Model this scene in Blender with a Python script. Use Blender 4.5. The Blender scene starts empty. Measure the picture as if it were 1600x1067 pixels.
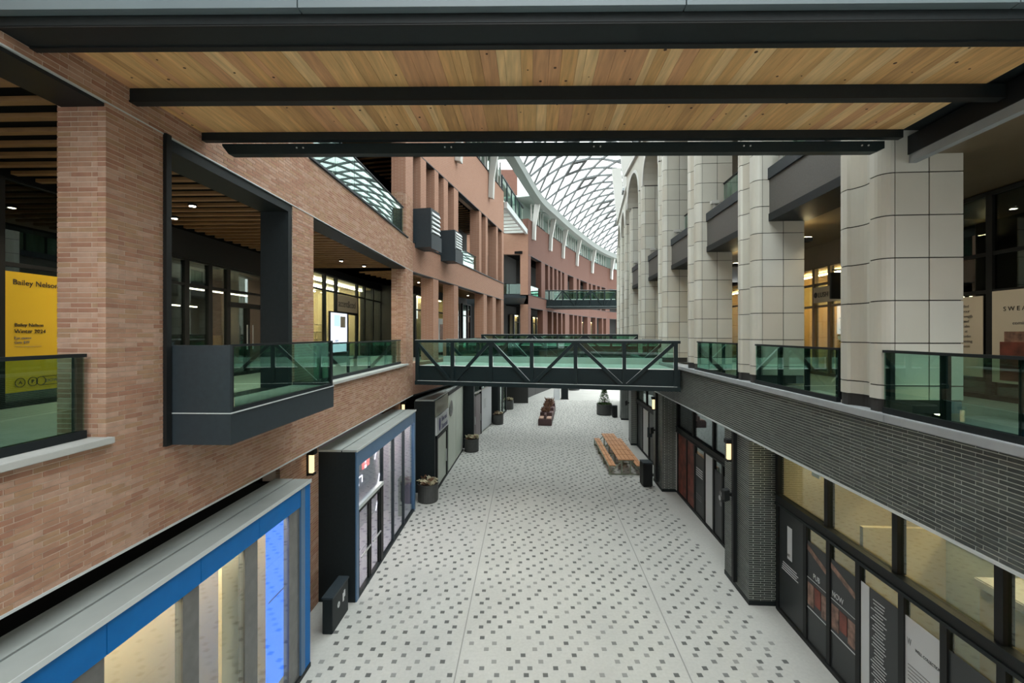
import bpy, bmesh, math, random
from mathutils import Vector
R = random.Random(7)
SC = bpy.context.scene
COL = SC.collection

# ------------------------------------------------------------------ camera
EYE = 7.1                                   # eye height above the street, metres
cam_d = bpy.data.cameras.new('camera')
cam_d.sensor_width = 36.0
cam_d.lens = 15.75
cam_d.shift_y = -0.0072
cam_d.clip_start = 0.05
cam_d.clip_end = 400
cam = bpy.data.objects.new('camera', cam_d)
cam.location = (0, 0, EYE)
cam.rotation_euler = (math.pi / 2, 0, 0)
COL.objects.link(cam)
SC.camera = cam

# ------------------------------------------------------------------ sky: an even overcast
world = bpy.data.worlds.new('overcast_sky')
SC.world = world
world.use_nodes = True
_bg = world.node_tree.nodes.get('Background') or world.node_tree.nodes.new('ShaderNodeBackground')
_bg.inputs['Color'].default_value = (0.93, 0.975, 0.975, 1)
# an overcast sky: three times as bright overhead as at the horizon
_wn = world.node_tree
_tc = _wn.nodes.new('ShaderNodeTexCoord'); _sx = _wn.nodes.new('ShaderNodeSeparateXYZ')
_wn.links.new(_tc.outputs['Generated'], _sx.inputs[0])
_mr = _wn.nodes.new('ShaderNodeMapRange')
_mr.inputs['From Min'].default_value = 0.0; _mr.inputs['From Max'].default_value = 1.0
SKY = 2.0
_mr.inputs['To Min'].default_value = SKY / 3; _mr.inputs['To Max'].default_value = SKY
_wn.links.new(_sx.outputs['Z'], _mr.inputs['Value'])
_wn.links.new(_mr.outputs[0], _bg.inputs['Strength'])

SC.view_settings.view_transform = 'Standard'
SC.view_settings.look = 'None'
SC.view_settings.exposure = 1.95
SC.view_settings.gamma = 1.0
SC.view_settings.use_curve_mapping = False
try:
    SC.cycles.max_bounces = 8
    SC.cycles.diffuse_bounces = 4
    SC.cycles.glossy_bounces = 3
    SC.cycles.transparent_max_bounces = 16
    SC.cycles.caustics_reflective = False
    SC.cycles.caustics_refractive = False
    SC.cycles.sample_clamp_indirect = 4.0
except Exception:
    pass

# ------------------------------------------------------------------ materials
MATS = {}
def _nodes(name):
    m = bpy.data.materials.new(name)
    m.use_nodes = True
    nt = m.node_tree
    for n in list(nt.nodes):
        if n.type != 'OUTPUT_MATERIAL':
            nt.nodes.remove(n)
    out = [n for n in nt.nodes if n.type == 'OUTPUT_MATERIAL'][0]
    MATS[name] = m
    return m, nt, out

def mat(name, col, rough=0.6, metal=0.0, noise=None, stretch=(1, 1, 1), bump=0.0, noise2=None, spec=0.5):
    """noise = (scale, amount): colour varies by +-amount over world position."""
    m, nt, out = _nodes(name)
    b = nt.nodes.new('ShaderNodeBsdfPrincipled')
    nt.links.new(b.outputs[0], out.inputs['Surface'])
    b.inputs['Base Color'].default_value = (*col, 1)
    b.inputs['Roughness'].default_value = rough
    b.inputs['Metallic'].default_value = metal
    b.inputs['Specular IOR Level'].default_value = spec
    if noise:
        geo = nt.nodes.new('ShaderNodeNewGeometry')
        mp = nt.nodes.new('ShaderNodeMapping')
        mp.inputs['Scale'].default_value = stretch
        nt.links.new(geo.outputs['Position'], mp.inputs['Vector'])
        prev = None
        for sc_, am in [noise] + ([noise2] if noise2 else []):
            nz = nt.nodes.new('ShaderNodeTexNoise')
            nz.inputs['Scale'].default_value = sc_
            nz.inputs['Detail'].default_value = 4
            nt.links.new(mp.outputs[0], nz.inputs['Vector'])
            mr = nt.nodes.new('ShaderNodeMapRange')
            mr.inputs['From Min'].default_value = 0.25
            mr.inputs['From Max'].default_value = 0.75
            mr.inputs['To Min'].default_value = 1 - am
            mr.inputs['To Max'].default_value = 1 + am
            nt.links.new(nz.outputs[0], mr.inputs['Value'])
            if prev is None:
                prev = mr.outputs[0]
                first = nz
            else:
                mm = nt.nodes.new('ShaderNodeMath'); mm.operation = 'MULTIPLY'
                nt.links.new(prev, mm.inputs[0]); nt.links.new(mr.outputs[0], mm.inputs[1])
                prev = mm.outputs[0]
        vm = nt.nodes.new('ShaderNodeVectorMath'); vm.operation = 'SCALE'
        vm.inputs[0].default_value = col
        nt.links.new(prev, vm.inputs['Scale'])
        nt.links.new(vm.outputs[0], b.inputs['Base Color'])
        if bump:
            bp = nt.nodes.new('ShaderNodeBump')
            bp.inputs['Strength'].default_value = bump
            bp.inputs['Distance'].default_value = 0.01
            nt.links.new(first.outputs[0], bp.inputs['Height'])
            nt.links.new(bp.outputs[0], b.inputs['Normal'])
    return m

def mat_glass(name, tint, refl=0.06, power=3.0, gloss=0.9, rough=0.0):
    m, nt, out = _nodes(name)
    tr = nt.nodes.new('ShaderNodeBsdfTransparent'); tr.inputs[0].default_value = (*tint, 1)
    gl = nt.nodes.new('ShaderNodeBsdfGlossy'); gl.inputs[0].default_value = (0.9, 1.0, 0.97, 1)
    gl.inputs['Roughness'].default_value = rough
    lw = nt.nodes.new('ShaderNodeLayerWeight'); lw.inputs['Blend'].default_value = 0.5
    pw = nt.nodes.new('ShaderNodeMath'); pw.operation = 'POWER'; pw.inputs[1].default_value = power
    nt.links.new(lw.outputs['Facing'], pw.inputs[0])
    ma = nt.nodes.new('ShaderNodeMath'); ma.operation = 'MULTIPLY_ADD'
    ma.inputs[1].default_value = gloss; ma.inputs[2].default_value = refl
    ma.use_clamp = True
    nt.links.new(pw.outputs[0], ma.inputs[0])
    mx = nt.nodes.new('ShaderNodeMixShader')
    nt.links.new(ma.outputs[0], mx.inputs[0]); nt.links.new(tr.outputs[0], mx.inputs[1]); nt.links.new(gl.outputs[0], mx.inputs[2])
    nt.links.new(mx.outputs[0], out.inputs['Surface'])
    return m

def mat_emit(name, col, strength):
    m, nt, out = _nodes(name)
    e = nt.nodes.new('ShaderNodeEmission')
    e.inputs[0].default_value = (*col, 1); e.inputs[1].default_value = strength
    nt.links.new(e.outputs[0], out.inputs['Surface'])
    return m

def mat_brick(name, c1, c2, cm, bl=0.3, bh=0.075, mortar=0.008, rough=0.85):
    """brick courses by texture, for walls too far off to build brick by brick"""
    m, nt, out = _nodes(name)
    b = nt.nodes.new('ShaderNodeBsdfPrincipled'); b.inputs['Roughness'].default_value = rough
    nt.links.new(b.outputs[0], out.inputs['Surface'])
    geo = nt.nodes.new('ShaderNodeNewGeometry')
    sp = nt.nodes.new('ShaderNodeSeparateXYZ'); nt.links.new(geo.outputs['Position'], sp.inputs[0])
    ad = nt.nodes.new('ShaderNodeMath'); ad.operation = 'ADD'
    nt.links.new(sp.outputs[0], ad.inputs[0]); nt.links.new(sp.outputs[1], ad.inputs[1])
    cb = nt.nodes.new('ShaderNodeCombineXYZ')
    nt.links.new(ad.outputs[0], cb.inputs[0]); nt.links.new(sp.outputs[2], cb.inputs[1])
    br = nt.nodes.new('ShaderNodeTexBrick')
    br.inputs['Color1'].default_value = (*c1, 1); br.inputs['Color2'].default_value = (*c2, 1); br.inputs['Mortar'].default_value = (*cm, 1)
    br.inputs['Scale'].default_value = 1.0
    br.inputs['Brick Width'].default_value = bl; br.inputs['Row Height'].default_value = bh
    br.inputs['Mortar Size'].default_value = mortar
    nt.links.new(cb.outputs[0], br.inputs['Vector'])
    nt.links.new(br.outputs['Color'], b.inputs['Base Color'])
    return m

BR = [mat('red_brick_%s' % n, c, 0.88, noise=(9, 0.16)) for n, c in
      (('plain', (0.345, 0.192, 0.124)), ('pale', (0.400, 0.250, 0.178)), ('deep', (0.300, 0.150, 0.096)), ('brown', (0.335, 0.200, 0.118)))]
M_mortar = mat('pale_mortar', (0.56, 0.445, 0.355), 0.95)
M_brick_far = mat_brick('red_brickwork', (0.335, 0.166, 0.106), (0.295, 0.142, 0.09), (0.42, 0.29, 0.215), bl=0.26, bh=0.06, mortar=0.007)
DB = [mat('dark_brick_%s' % n, c, 0.42, noise=(12, 0.25)) for n, c in
      (('plain', (0.052, 0.064, 0.058)), ('black', (0.038, 0.047, 0.044)), ('grey', (0.070, 0.080, 0.074)))]
M_dmortar = mat('grey_mortar', (0.60, 0.65, 0.60), 0.95)
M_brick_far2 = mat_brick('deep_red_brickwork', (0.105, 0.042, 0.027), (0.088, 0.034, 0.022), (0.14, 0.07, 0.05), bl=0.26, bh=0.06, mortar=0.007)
M_dbrick_far = mat_brick('dark_brickwork', (0.062, 0.07, 0.068), (0.05, 0.058, 0.056), (0.28, 0.30, 0.28), bl=0.28, bh=0.058, mortar=0.009, rough=0.5)
M_stone = mat('pale_sill_stone', (0.40, 0.41, 0.39), 0.75, noise=(3, 0.10))
M_coping = mat('grey_coping_stone', (0.29, 0.315, 0.325), 0.7, noise=(3, 0.10))
CT = [mat('cream_tile_%s' % n, c, 0.42, noise=(1.3, 0.05)) for n, c in
      (('plain', (0.50, 0.50, 0.435)), ('light', (0.55, 0.555, 0.495)), ('warm', (0.485, 0.47, 0.40)))]
M_joint = mat('tile_joint_grey', (0.03, 0.03, 0.028), 0.9)
M_arch = mat('cream_arch_stone', (0.47, 0.46, 0.40), 0.6, noise=(2, 0.05))
M_archin = mat('beige_arch_lining', (0.46, 0.42, 0.33), 0.7, noise=(2, 0.06))
M_base = mat('grey_plinth_stone', (0.17, 0.19, 0.20), 0.5, noise=(4, 0.12))
M_spand = mat('dark_bronze_panel', (0.085, 0.085, 0.078), 0.5, noise=(30, 0.12))
M_metal = mat('charcoal_steel', (0.011, 0.0155, 0.017), 0.5, metal=0.0, noise=(14, 0.12), spec=0.22)
M_metal2 = mat('slate_steel', (0.026, 0.036, 0.043), 0.45, metal=0.0, noise=(14, 0.10), spec=0.3)
M_black = mat('black_steel', (0.008, 0.0095, 0.010), 0.55, spec=0.3)
M_chrome = mat('brushed_steel', (0.6, 0.63, 0.63), 0.3, metal=0.9)
M_bridge = mat('teal_grey_steel', (0.010, 0.019, 0.021), 0.42, metal=0.0, noise=(20, 0.10), spec=0.22)
M_edge = mat('zinc_edge', (0.58, 0.62, 0.62), 0.45, metal=0.3)
M_fascia = mat('pale_fascia_panel', (0.115, 0.15, 0.165), 0.5, noise=(2, 0.05))
M_floor = mat('pale_paving_concrete', (0.435, 0.437, 0.408), 0.75, noise=(0.7, 0.07), noise2=(14, 0.06))
DOT = [mat('grey_paver_%s' % n, c, 0.8) for n, c in (('dark', (0.10, 0.104, 0.098)), ('mid', (0.16, 0.164, 0.156)), ('soft', (0.24, 0.244, 0.23)))]
M_seam = mat('drain_seam_grey', (0.25, 0.25, 0.235), 0.8)
WD = [mat('cedar_plank_%s' % n, c, 0.62, noise=(3.0, 0.20), stretch=(9, 0.7, 1), noise2=(1.1, 0.12)) for n, c in
      (('gold', (0.69, 0.40, 0.16)), ('pale', (0.80, 0.54, 0.26)), ('red', (0.63, 0.335, 0.16)), ('brown', (0.55, 0.31, 0.125)), ('honey', (0.73, 0.445, 0.185)))]
M_knot = mat('cedar_knot', (0.09, 0.04, 0.018), 0.7)
M_slat = mat('oak_ceiling_slat', (0.25, 0.135, 0.052), 0.6, noise=(6, 0.2), stretch=(0.6, 8, 1))
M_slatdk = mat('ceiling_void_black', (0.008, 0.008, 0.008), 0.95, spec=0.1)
M_walk = mat('walkway_paving', (0.30, 0.31, 0.28), 0.6, noise=(3, 0.12))
M_deck = mat('bridge_deck_concrete', (0.52, 0.54, 0.52), 0.7, noise=(3, 0.06))
M_soffit = mat('bronze_soffit', (0.15, 0.115, 0.07), 0.45, noise=(2, 0.12))
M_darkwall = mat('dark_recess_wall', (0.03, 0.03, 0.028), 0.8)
M_blue = mat('cobalt_blue_metal', (0.001, 0.118, 0.37), 0.5, noise=(5, 0.06), spec=0.2)
M_blue2 = mat('dusty_blue_metal', (0.060, 0.130, 0.235), 0.38, noise=(5, 0.06))
M_roofmetal = mat('grey_roof_metal', (0.36, 0.39, 0.375), 0.45, metal=0.2, noise=(2, 0.08))
M_white = mat('white_painted_steel', (0.50, 0.50, 0.47), 0.5)
M_grid = mat('grey_roof_bar', (0.12, 0.132, 0.135), 0.5)
M_edgebeam = mat('pale_grey_roof_edge', (0.26, 0.285, 0.27), 0.6)
M_clere = mat('grey_green_clerestory_wall', (0.40, 0.46, 0.435), 0.7)
M_gridthick = mat('dark_vent_frame', (0.045, 0.052, 0.055), 0.5)
M_paper = mat('white_poster_paper', (0.54, 0.56, 0.57), 0.6)
M_paper2 = mat('cream_poster_paper', (0.52, 0.49, 0.40), 0.6)
M_ink = mat('black_ink', (0.02, 0.02, 0.02), 0.6)
M_inkgrey = mat('grey_ink', (0.17, 0.17, 0.17), 0.6)
M_yellow = mat('mustard_poster', (0.60, 0.40, 0.012), 0.6)
M_posterdk = mat('black_poster', (0.020, 0.024, 0.026), 0.4)
M_photo = mat('brown_photo_print', (0.20, 0.115, 0.085), 0.5, noise=(7, 0.8))
M_photo2 = mat('red_photo_print', (0.15, 0.035, 0.022), 0.5, noise=(3, 0.75))
M_greydoor = mat('mauve_grey_panel', (0.20, 0.165, 0.175), 0.5)
M_pale = mat('pale_green_panel', (0.49, 0.53, 0.46), 0.45, noise=(2, 0.05))
M_signboard = mat('ivory_sign_board', (0.66, 0.60, 0.48), 0.6)
M_taupe = mat('taupe_sign_band', (0.26, 0.255, 0.20), 0.6)
M_indigo = mat('indigo_ink', (0.06, 0.055, 0.16), 0.6)
M_cream = mat('cream_store_wall', (0.66, 0.56, 0.36), 0.7)
M_beige = mat('beige_store_wall', (0.55, 0.47, 0.32), 0.7)
M_greystore = mat('grey_store_wall', (0.50, 0.47, 0.56), 0.7)
M_amber = mat('amber_store_wall', (0.62, 0.45, 0.22), 0.7)
M_darkstore = mat('dark_store_wall', (0.055, 0.05, 0.042), 0.7)
M_table = mat('cedar_table_slat', (0.54, 0.265, 0.125), 0.55, noise=(5, 0.18), stretch=(8, 1, 1))
M_sage = mat('sage_table_steel', (0.24, 0.27, 0.20), 0.5)
M_maroon = mat('maroon_bench_panel', (0.085, 0.045, 0.045), 0.5, noise=(9, 0.15))
M_cushion = mat('tan_bench_top', (0.42, 0.27, 0.20), 0.7)
M_pot = mat('charcoal_planter', (0.045, 0.047, 0.045), 0.5, noise=(8, 0.15))
M_soil = mat('planter_soil', (0.045, 0.03, 0.02), 0.95)
M_leafpale = mat('pale_dried_leaf', (0.40, 0.36, 0.24), 0.7)
M_leafbrown = mat('brown_dried_leaf', (0.19, 0.10, 0.06), 0.8)
M_leaf = mat('conifer_green', (0.055, 0.125, 0.03), 0.8, noise=(12, 0.3))
M_bark = mat('bark_brown', (0.09, 0.06, 0.04), 0.9)
M_redfab = mat('red_fabric', (0.33, 0.035, 0.03), 0.8)
M_finstone = mat('grey_mirror_fin', (0.11, 0.11, 0.105), 0.22, noise=(6, 0.12))
M_goods = [mat('goods_%s' % n, c, 0.5) for n, c in (('rust', (0.40, 0.14, 0.07)), ('teal', (0.10, 0.30, 0.36)), ('tan', (0.5, 0.36, 0.2)), ('dark', (0.06, 0.05, 0.05)))]
G_rail = mat_glass('green_rail_glass', (0.60, 0.79, 0.72), 0.05, 3.2, 0.9)
G_store = mat_glass('store_glass', (0.80, 0.86, 0.83), 0.05, 3.2, 0.85)
G_dim = mat_glass('tinted_store_glass', (0.45, 0.52, 0.50), 0.08, 3.0, 0.85)
G_roof = mat_glass('roof_glass', (0.97, 0.985, 0.985), 0.03, 4.0, 0.6)
G_blue = mat_glass('reflective_shop_glass', (0.80, 0.80, 0.86), 0.08, 3.0, 0.6)
G_clear = mat_glass('clear_shop_glass', (0.93, 0.94, 0.92), 0.04, 3.2, 0.7)
E_warm = mat_emit('warm_strip_light', (1.0, 0.78, 0.45), 10)
E_white = mat_emit('white_strip_light', (1.0, 0.90, 0.70), 13)
E_shop = mat_emit('shop_strip_light', (1.0, 0.88, 0.66), 26)
E_line = mat_emit('thin_light_line', (1.0, 0.85, 0.6), 3)
E_bay = mat_emit('bay_strip_light', (1.0, 0.80, 0.52), 10)
E_up = mat_emit('uplight_glow', (1.0, 0.80, 0.42), 12)
E_amber = mat_emit('amber_strip_light', (1.0, 0.70, 0.36), 12)
E_spot = mat_emit('downlight_glow', (1.0, 0.85, 0.62), 14)
E_lamp = mat_emit('wall_lamp_glow', (1.0, 0.74, 0.38), 0.42)
E_screen = mat_emit('screen_white_glow', (0.72, 0.82, 1.0), 0.42)
E_screenb = mat_emit('screen_blue_glow', (0.30, 0.42, 0.85), 0.6)
E_blue = mat_emit('blue_led_wall', (0.035, 0.17, 1.0), 0.55)
E_neon = mat_emit('white_neon', (0.95, 0.97, 1.0), 1.3)
E_neonred = mat_emit('red_neon', (1.0, 0.18, 0.16), 0.8)

# ------------------------------------------------------------------ geometry helpers
class Frame:
    """a facade line: s runs down the street (world Y), t stands out from the facade towards the street, z is up"""
    def __init__(self, x0, s0, k, sgn):
        self.x0, self.s0, self.k, self.sgn = x0, s0, k, sgn
        n = math.hypot(1, k)
        self.n = (sgn / n, -sgn * k / n)
    def p(self, s, t, z):
        return Vector((self.x0 + self.k * (s - self.s0) + t * self.n[0], s + t * self.n[1], z))

class Axis:
    """a free frame: a along u, b along v (plan), z up"""
    def __init__(self, o, u, v):
        self.o, self.u, self.v = Vector((*o, 0)), Vector((*u, 0)), Vector((*v, 0))
    def p(self, a, b, z):
        q = self.o + self.u * a + self.v * b
        return Vector((q.x, q.y, z))

def span(A, B):
    """frame whose a axis runs from plan point A to B, b away from the camera"""
    d = Vector((B[0] - A[0], B[1] - A[1])); L = d.length; d /= L
    return Axis(A, (d.x, d.y), (-d.y, d.x)), L

W = Axis((0, 0), (1, 0), (0, 1))            # a = X, b = Y
FL = Frame(-5.0, 0, 0.0314, 1)
FB = Frame(-4.38, 19.8, 0.226, 1)
FR = Frame(5.34, 0, 0.0657, -1)
FR2 = Frame(7.05, 26.0, 0.17, -1)
FS3 = Frame(-3.43, 20.0, 0.057, 1)
FS4 = Frame(-3.0, 27.5, 0.18, 1)

_WLOC = {}
class MB:
    def __init__(self):
        self.v, self.f, self.m = [], [], []
    def add(self, vs, fs, mi=0):
        o = len(self.v)
        self.v += [Vector(q) for q in vs]
        self.f += [tuple(i + o for i in q) for q in fs]
        self.m += [mi] * len(fs)
        return self
    def box(self, F, a0, a1, b0, b1, z0, z1, mi=0):
        c = [F.p(a, b, z) for z in (z0, z1) for a, b in ((a0, b0), (a1, b0), (a1, b1), (a0, b1))]
        return self.add(c, [(0, 3, 2, 1), (4, 5, 6, 7), (0, 1, 5, 4), (1, 2, 6, 5), (2, 3, 7, 6), (3, 0, 4, 7)], mi)
    def prism(self, F, poly, z0, z1, mi=0):
        n = len(poly)
        c = [F.p(a, b, z0) for a, b in poly] + [F.p(a, b, z1) for a, b in poly]
        return self.add(c, [tuple(range(n))[::-1], tuple(range(n, 2 * n))] + [(i, (i + 1) % n, n + (i + 1) % n, n + i) for i in range(n)], mi)
    def vprism(self, F, poly, b0, b1, mi=0):
        """poly in (a, z), extruded along b"""
        n = len(poly)
        c = [F.p(a, b0, z) for a, z in poly] + [F.p(a, b1, z) for a, z in poly]
        return self.add(c, [tuple(range(n))[::-1], tuple(range(n, 2 * n))] + [(i, (i + 1) % n, n + (i + 1) % n, n + i) for i in range(n)], mi)
    def sprism(self, F, poly, a0, a1, mi=0):
        """poly in (b, z), extruded along a"""
        n = len(poly)
        c = [F.p(a0, b, z) for b, z in poly] + [F.p(a1, b, z) for b, z in poly]
        return self.add(c, [tuple(range(n))[::-1], tuple(range(n, 2 * n))] + [(i, (i + 1) % n, n + (i + 1) % n, n + i) for i in range(n)], mi)
    def bar(self, p, q, w, h, mi=0, up=(0, 0, 1)):
        p, q = Vector(p), Vector(q)
        d = (q - p).normalized()
        up = Vector(up)
        sd = d.cross(up)
        if sd.length < 1e-4:
            sd = d.cross(Vector((0, 1, 0)))
        sd.normalize(); uu = sd.cross(d).normalized()
        c = [x + sd * (i * w / 2) + uu * (j * h / 2) for x in (p, q) for i, j in ((-1, -1), (1, -1), (1, 1), (-1, 1))]
        return self.add(c, [(0, 3, 2, 1), (4, 5, 6, 7), (0, 1, 5, 4), (1, 2, 6, 5), (2, 3, 7, 6), (3, 0, 4, 7)], mi)
    def tube(self, p, q, r0, r1=None, n=12, mi=0):
        p, q = Vector(p), Vector(q); r1 = r0 if r1 is None else r1
        d = (q - p).normalized()
        sd = d.cross(Vector((0, 0, 1)))
        if sd.length < 1e-3: sd = Vector((1, 0, 0))
        sd.normalize(); uu = sd.cross(d)
        c = [x + (sd * math.cos(6.28319 * i / n) + uu * math.sin(6.28319 * i / n)) * r for x, r in ((p, r0), (q, r1)) for i in range(n)]
        return self.add(c, [tuple(range(n))[::-1], tuple(range(n, 2 * n))] + [(i, (i + 1) % n, n + (i + 1) % n, n + i) for i in range(n)], mi)
    def lathe(self, c, prof, n=20, mi=0):
        c = Vector(c); vs = []
        for r, z in prof:
            vs += [c + Vector((r * math.cos(6.28319 * i / n), r * math.sin(6.28319 * i / n), z)) for i in range(n)]
        fs = []
        for j in range(len(prof) - 1):
            fs += [(j * n + i, j * n + (i + 1) % n, (j + 1) * n + (i + 1) % n, (j + 1) * n + i) for i in range(n)]
        fs += [tuple(range(n))[::-1], tuple(range((len(prof) - 1) * n, len(prof) * n))]
        return self.add(vs, fs, mi)
    def build(self, name, mats, parent=None, label=None, cat=None, group=None, kind=None, smooth=False, recalc=True, bevel=0.0):
        v = self.v
        lo = Vector((min(q.x for q in v), min(q.y for q in v), min(q.z for q in v)))
        hi = Vector((max(q.x for q in v), max(q.y for q in v), max(q.z for q in v)))
        o = Vector(((lo.x + hi.x) / 2, (lo.y + hi.y) / 2, lo.z))
        me = bpy.data.meshes.new(name)
        me.from_pydata([tuple(q - o) for q in v], [], self.f)
        if not isinstance(mats, (list, tuple)): mats = [mats]
        for mm in mats: me.materials.append(mm)
        if len(mats) > 1: me.polygons.foreach_set('material_index', self.m)
        if recalc or bevel:
            bm = bmesh.new(); bm.from_mesh(me)
            if bevel:
                bmesh.ops.bevel(bm, geom=list(bm.edges), offset=bevel, segments=2, affect='EDGES', clamp_overlap=True)
            bmesh.ops.recalc_face_normals(bm, faces=bm.faces); bm.to_mesh(me); bm.free()
        if smooth: me.polygons.foreach_set('use_smooth', [True] * len(me.polygons))
        return place(name, me, o, parent, label, cat, group, kind)

def place(name, me, loc, parent=None, label=None, cat=None, group=None, kind=None):
    ob = bpy.data.objects.new(name, me)
    COL.objects.link(ob)
    loc = Vector(loc)
    _WLOC[ob.name] = loc
    if parent is not None:
        ob.parent = parent
        ob.location = loc - _WLOC[parent.name]
    else:
        ob.location = loc
    for k_, v_ in (('label', label), ('category', cat), ('group', group), ('kind', kind)):
        if v_: ob[k_] = v_
    return ob

def thing(name, label, cat, loc, group=None, kind=None):
    return place(name, None, loc, None, label, cat, group, kind)

def bx(name, m, F, a0, a1, b0, b1, z0, z1, parent=None, bevel=0.0, **kw):
    return MB().box(F, a0, a1, b0, b1, z0, z1).build(name, m, parent, bevel=bevel, **kw)

def lettering(body, size, F, s, t, z, m, parent, along=1, depth=0.004, align='LEFT', name='lettering', sx=1.0):
    """flat writing standing on a facade: s,t,z is the baseline start, along=+1 reads with growing s"""
    cu = bpy.data.curves.new('writing', 'FONT')
    cu.body = body; cu.size = size; cu.align_x = align; cu.extrude = depth / 2; cu.resolution_u = 3
    tmp = bpy.data.objects.new('writing', cu)
    me = bpy.data.meshes.new_from_object(tmp)
    bpy.data.objects.remove(tmp); bpy.data.curves.remove(cu)
    o = F.p(s, t, z)
    for vert in me.vertices:
        c = vert.co
        q = F.p(s + along * c.x * sx, t + c.z, z + c.y)
        vert.co = q - o
    me.materials.clear(); me.materials.append(m)
    return place(name, me, o, parent)

def px_rank(p):
    """rough pixel position and closeness of a world point seen from the camera"""
    if p.y < 0.3: return None
    x = 800 + 700 * p.x / p.y; y = 522 - 700 * (p.z - EYE) / p.y
    return (x, y) if -20 < x < 1620 and -20 < y < 1087 else None

def largest(items, center, area=lambda it: 1.0, most=300):
    """indices of the items that show largest from the camera"""
    sc_ = []
    for i, it in enumerate(items):
        c = center(it)
        if px_rank(c): sc_.append((area(it) / (c.y * c.y + c.x * c.x * 0.2 + (c.z - EYE) ** 2 * 0.2), i))
    sc_.sort(reverse=True)
    return set(i for _, i in sc_[:most])

# --- brickwork: bricks as real pieces, the ones that show largest as objects of their own, the rest one joined part
def brick_face(lst, F, face, a0, a1, fixed, z0, z1, bl, bh, depth=0.10, gap=0.011):
    """face 's': wall along the street with outer face at t=fixed. 't': return with its outer face at s=fixed, looking back along the street; a = t"""
    row = 0; z = z0
    while z < z1 - 0.02:
        zt = min(z + bh - gap, z1)
        a = a0 - (0.34 * bl if row % 2 else 0.0)
        while a < a1 - 0.01:
            b0, b1 = max(a, a0), min(a + bl - gap, a1)
            if b1 - b0 > 0.03:
                if face == 's': lst.append((F, b0, b1, fixed - depth, fixed, z, zt))
                else: lst.append((F, fixed, fixed + depth, b0, b1, z, zt))
            a += bl
        z += bh; row += 1

def lay_bricks(lst, parent, mats, seed, most=300, name='brick'):
    rr = random.Random(seed)
    cen = lambda q: q[0].p((q[1] + q[2]) / 2, (q[3] + q[4]) / 2, (q[5] + q[6]) / 2)
    var = [rr.choices(range(len(mats)), weights=[4, 3, 2, 2][:len(mats)])[0] for _ in lst]
    big = largest(lst, cen, most=most)
    cache = {}; rest = MB()
    for i, q in enumerate(lst):
        F = q[0]
        jit = rr.uniform(-0.002, 0.002)
        if i in big:
            key = (id(F), round(q[2] - q[1], 3), round(q[4] - q[3], 3), round(q[6] - q[5], 3), var[i])
            o = F.p((q[1] + q[2]) / 2, (q[3] + q[4]) / 2, q[5])
            if key not in cache:
                b = MB().box(F, *q[1:])
                me = bpy.data.meshes.new(name)
                me.from_pydata([tuple(x - o) for x in b.v], [], b.f)
                bm = bmesh.new(); bm.from_mesh(me); bmesh.ops.recalc_face_normals(bm, faces=bm.faces); bm.to_mesh(me); bm.free()
                me.materials.append(mats[var[i]])
                cache[key] = me
            place(name, cache[key], o + Vector((F.n[0] * jit, F.n[1] * jit, 0)), parent)
        else:
            rest.box(F, *q[1:], mi=var[i])
    if rest.v:
        rest.build(name, mats, parent, kind='stuff')

# --- glass guard rail
def glass_rail(F, s0, s1, t, z0, z1, label, step=1.15, posts='in', group=None, post_w=0.07, shoe=True, mglass=None, name='glass_railing', ends=True):
    root = thing(name, label, 'railing', F.p((s0 + s1) / 2, t, z0), group)
    n = max(1, round((s1 - s0) / step)); d = (s1 - s0) / n
    if shoe: bx('base_shoe', M_metal, F, s0, s1, t - 0.05, t + 0.03, z0, z0 + 0.09, root)
    for i in range(n):
        bx('pane', mglass or G_rail, F, s0 + i * d + 0.012, s0 + (i + 1) * d - 0.012, t - 0.008, t + 0.008, z0 + 0.09, z1 - 0.04, root)
    for i in range(n + 1):
        if not ends and i in (0, n): continue
        c = s0 + i * d
        c = min(max(c, s0 + post_w / 2), s1 - post_w / 2)
        bx('post', M_metal, F, c - post_w / 2, c + post_w / 2, t - 0.085, t - 0.02, z0 + 0.05, z1 - 0.03, root)
    bx('handrail', M_metal, F, s0, s1, t - 0.055, t + 0.03, z1 - 0.04, z1, root)
    return root

# --- shopfront: mullions, transoms, panes, and a room behind the glass
def room(F, s0, s1, t0, t1, z0, z1, m, parent, name='room_lining'):
    """open box behind a shop window: floor, ceiling, back and side walls as one lining"""
    c = [F.p(s, t, z) for z in (z0, z1) for s, t in ((s0, t0), (s1, t0), (s1, t1), (s0, t1))]
    return MB().add(c, [(0, 1, 2, 3), (4, 7, 6, 5), (1, 5, 6, 2), (2, 6, 7, 3), (3, 7, 4, 0)]).build(name, m, parent, recalc=False)

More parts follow.
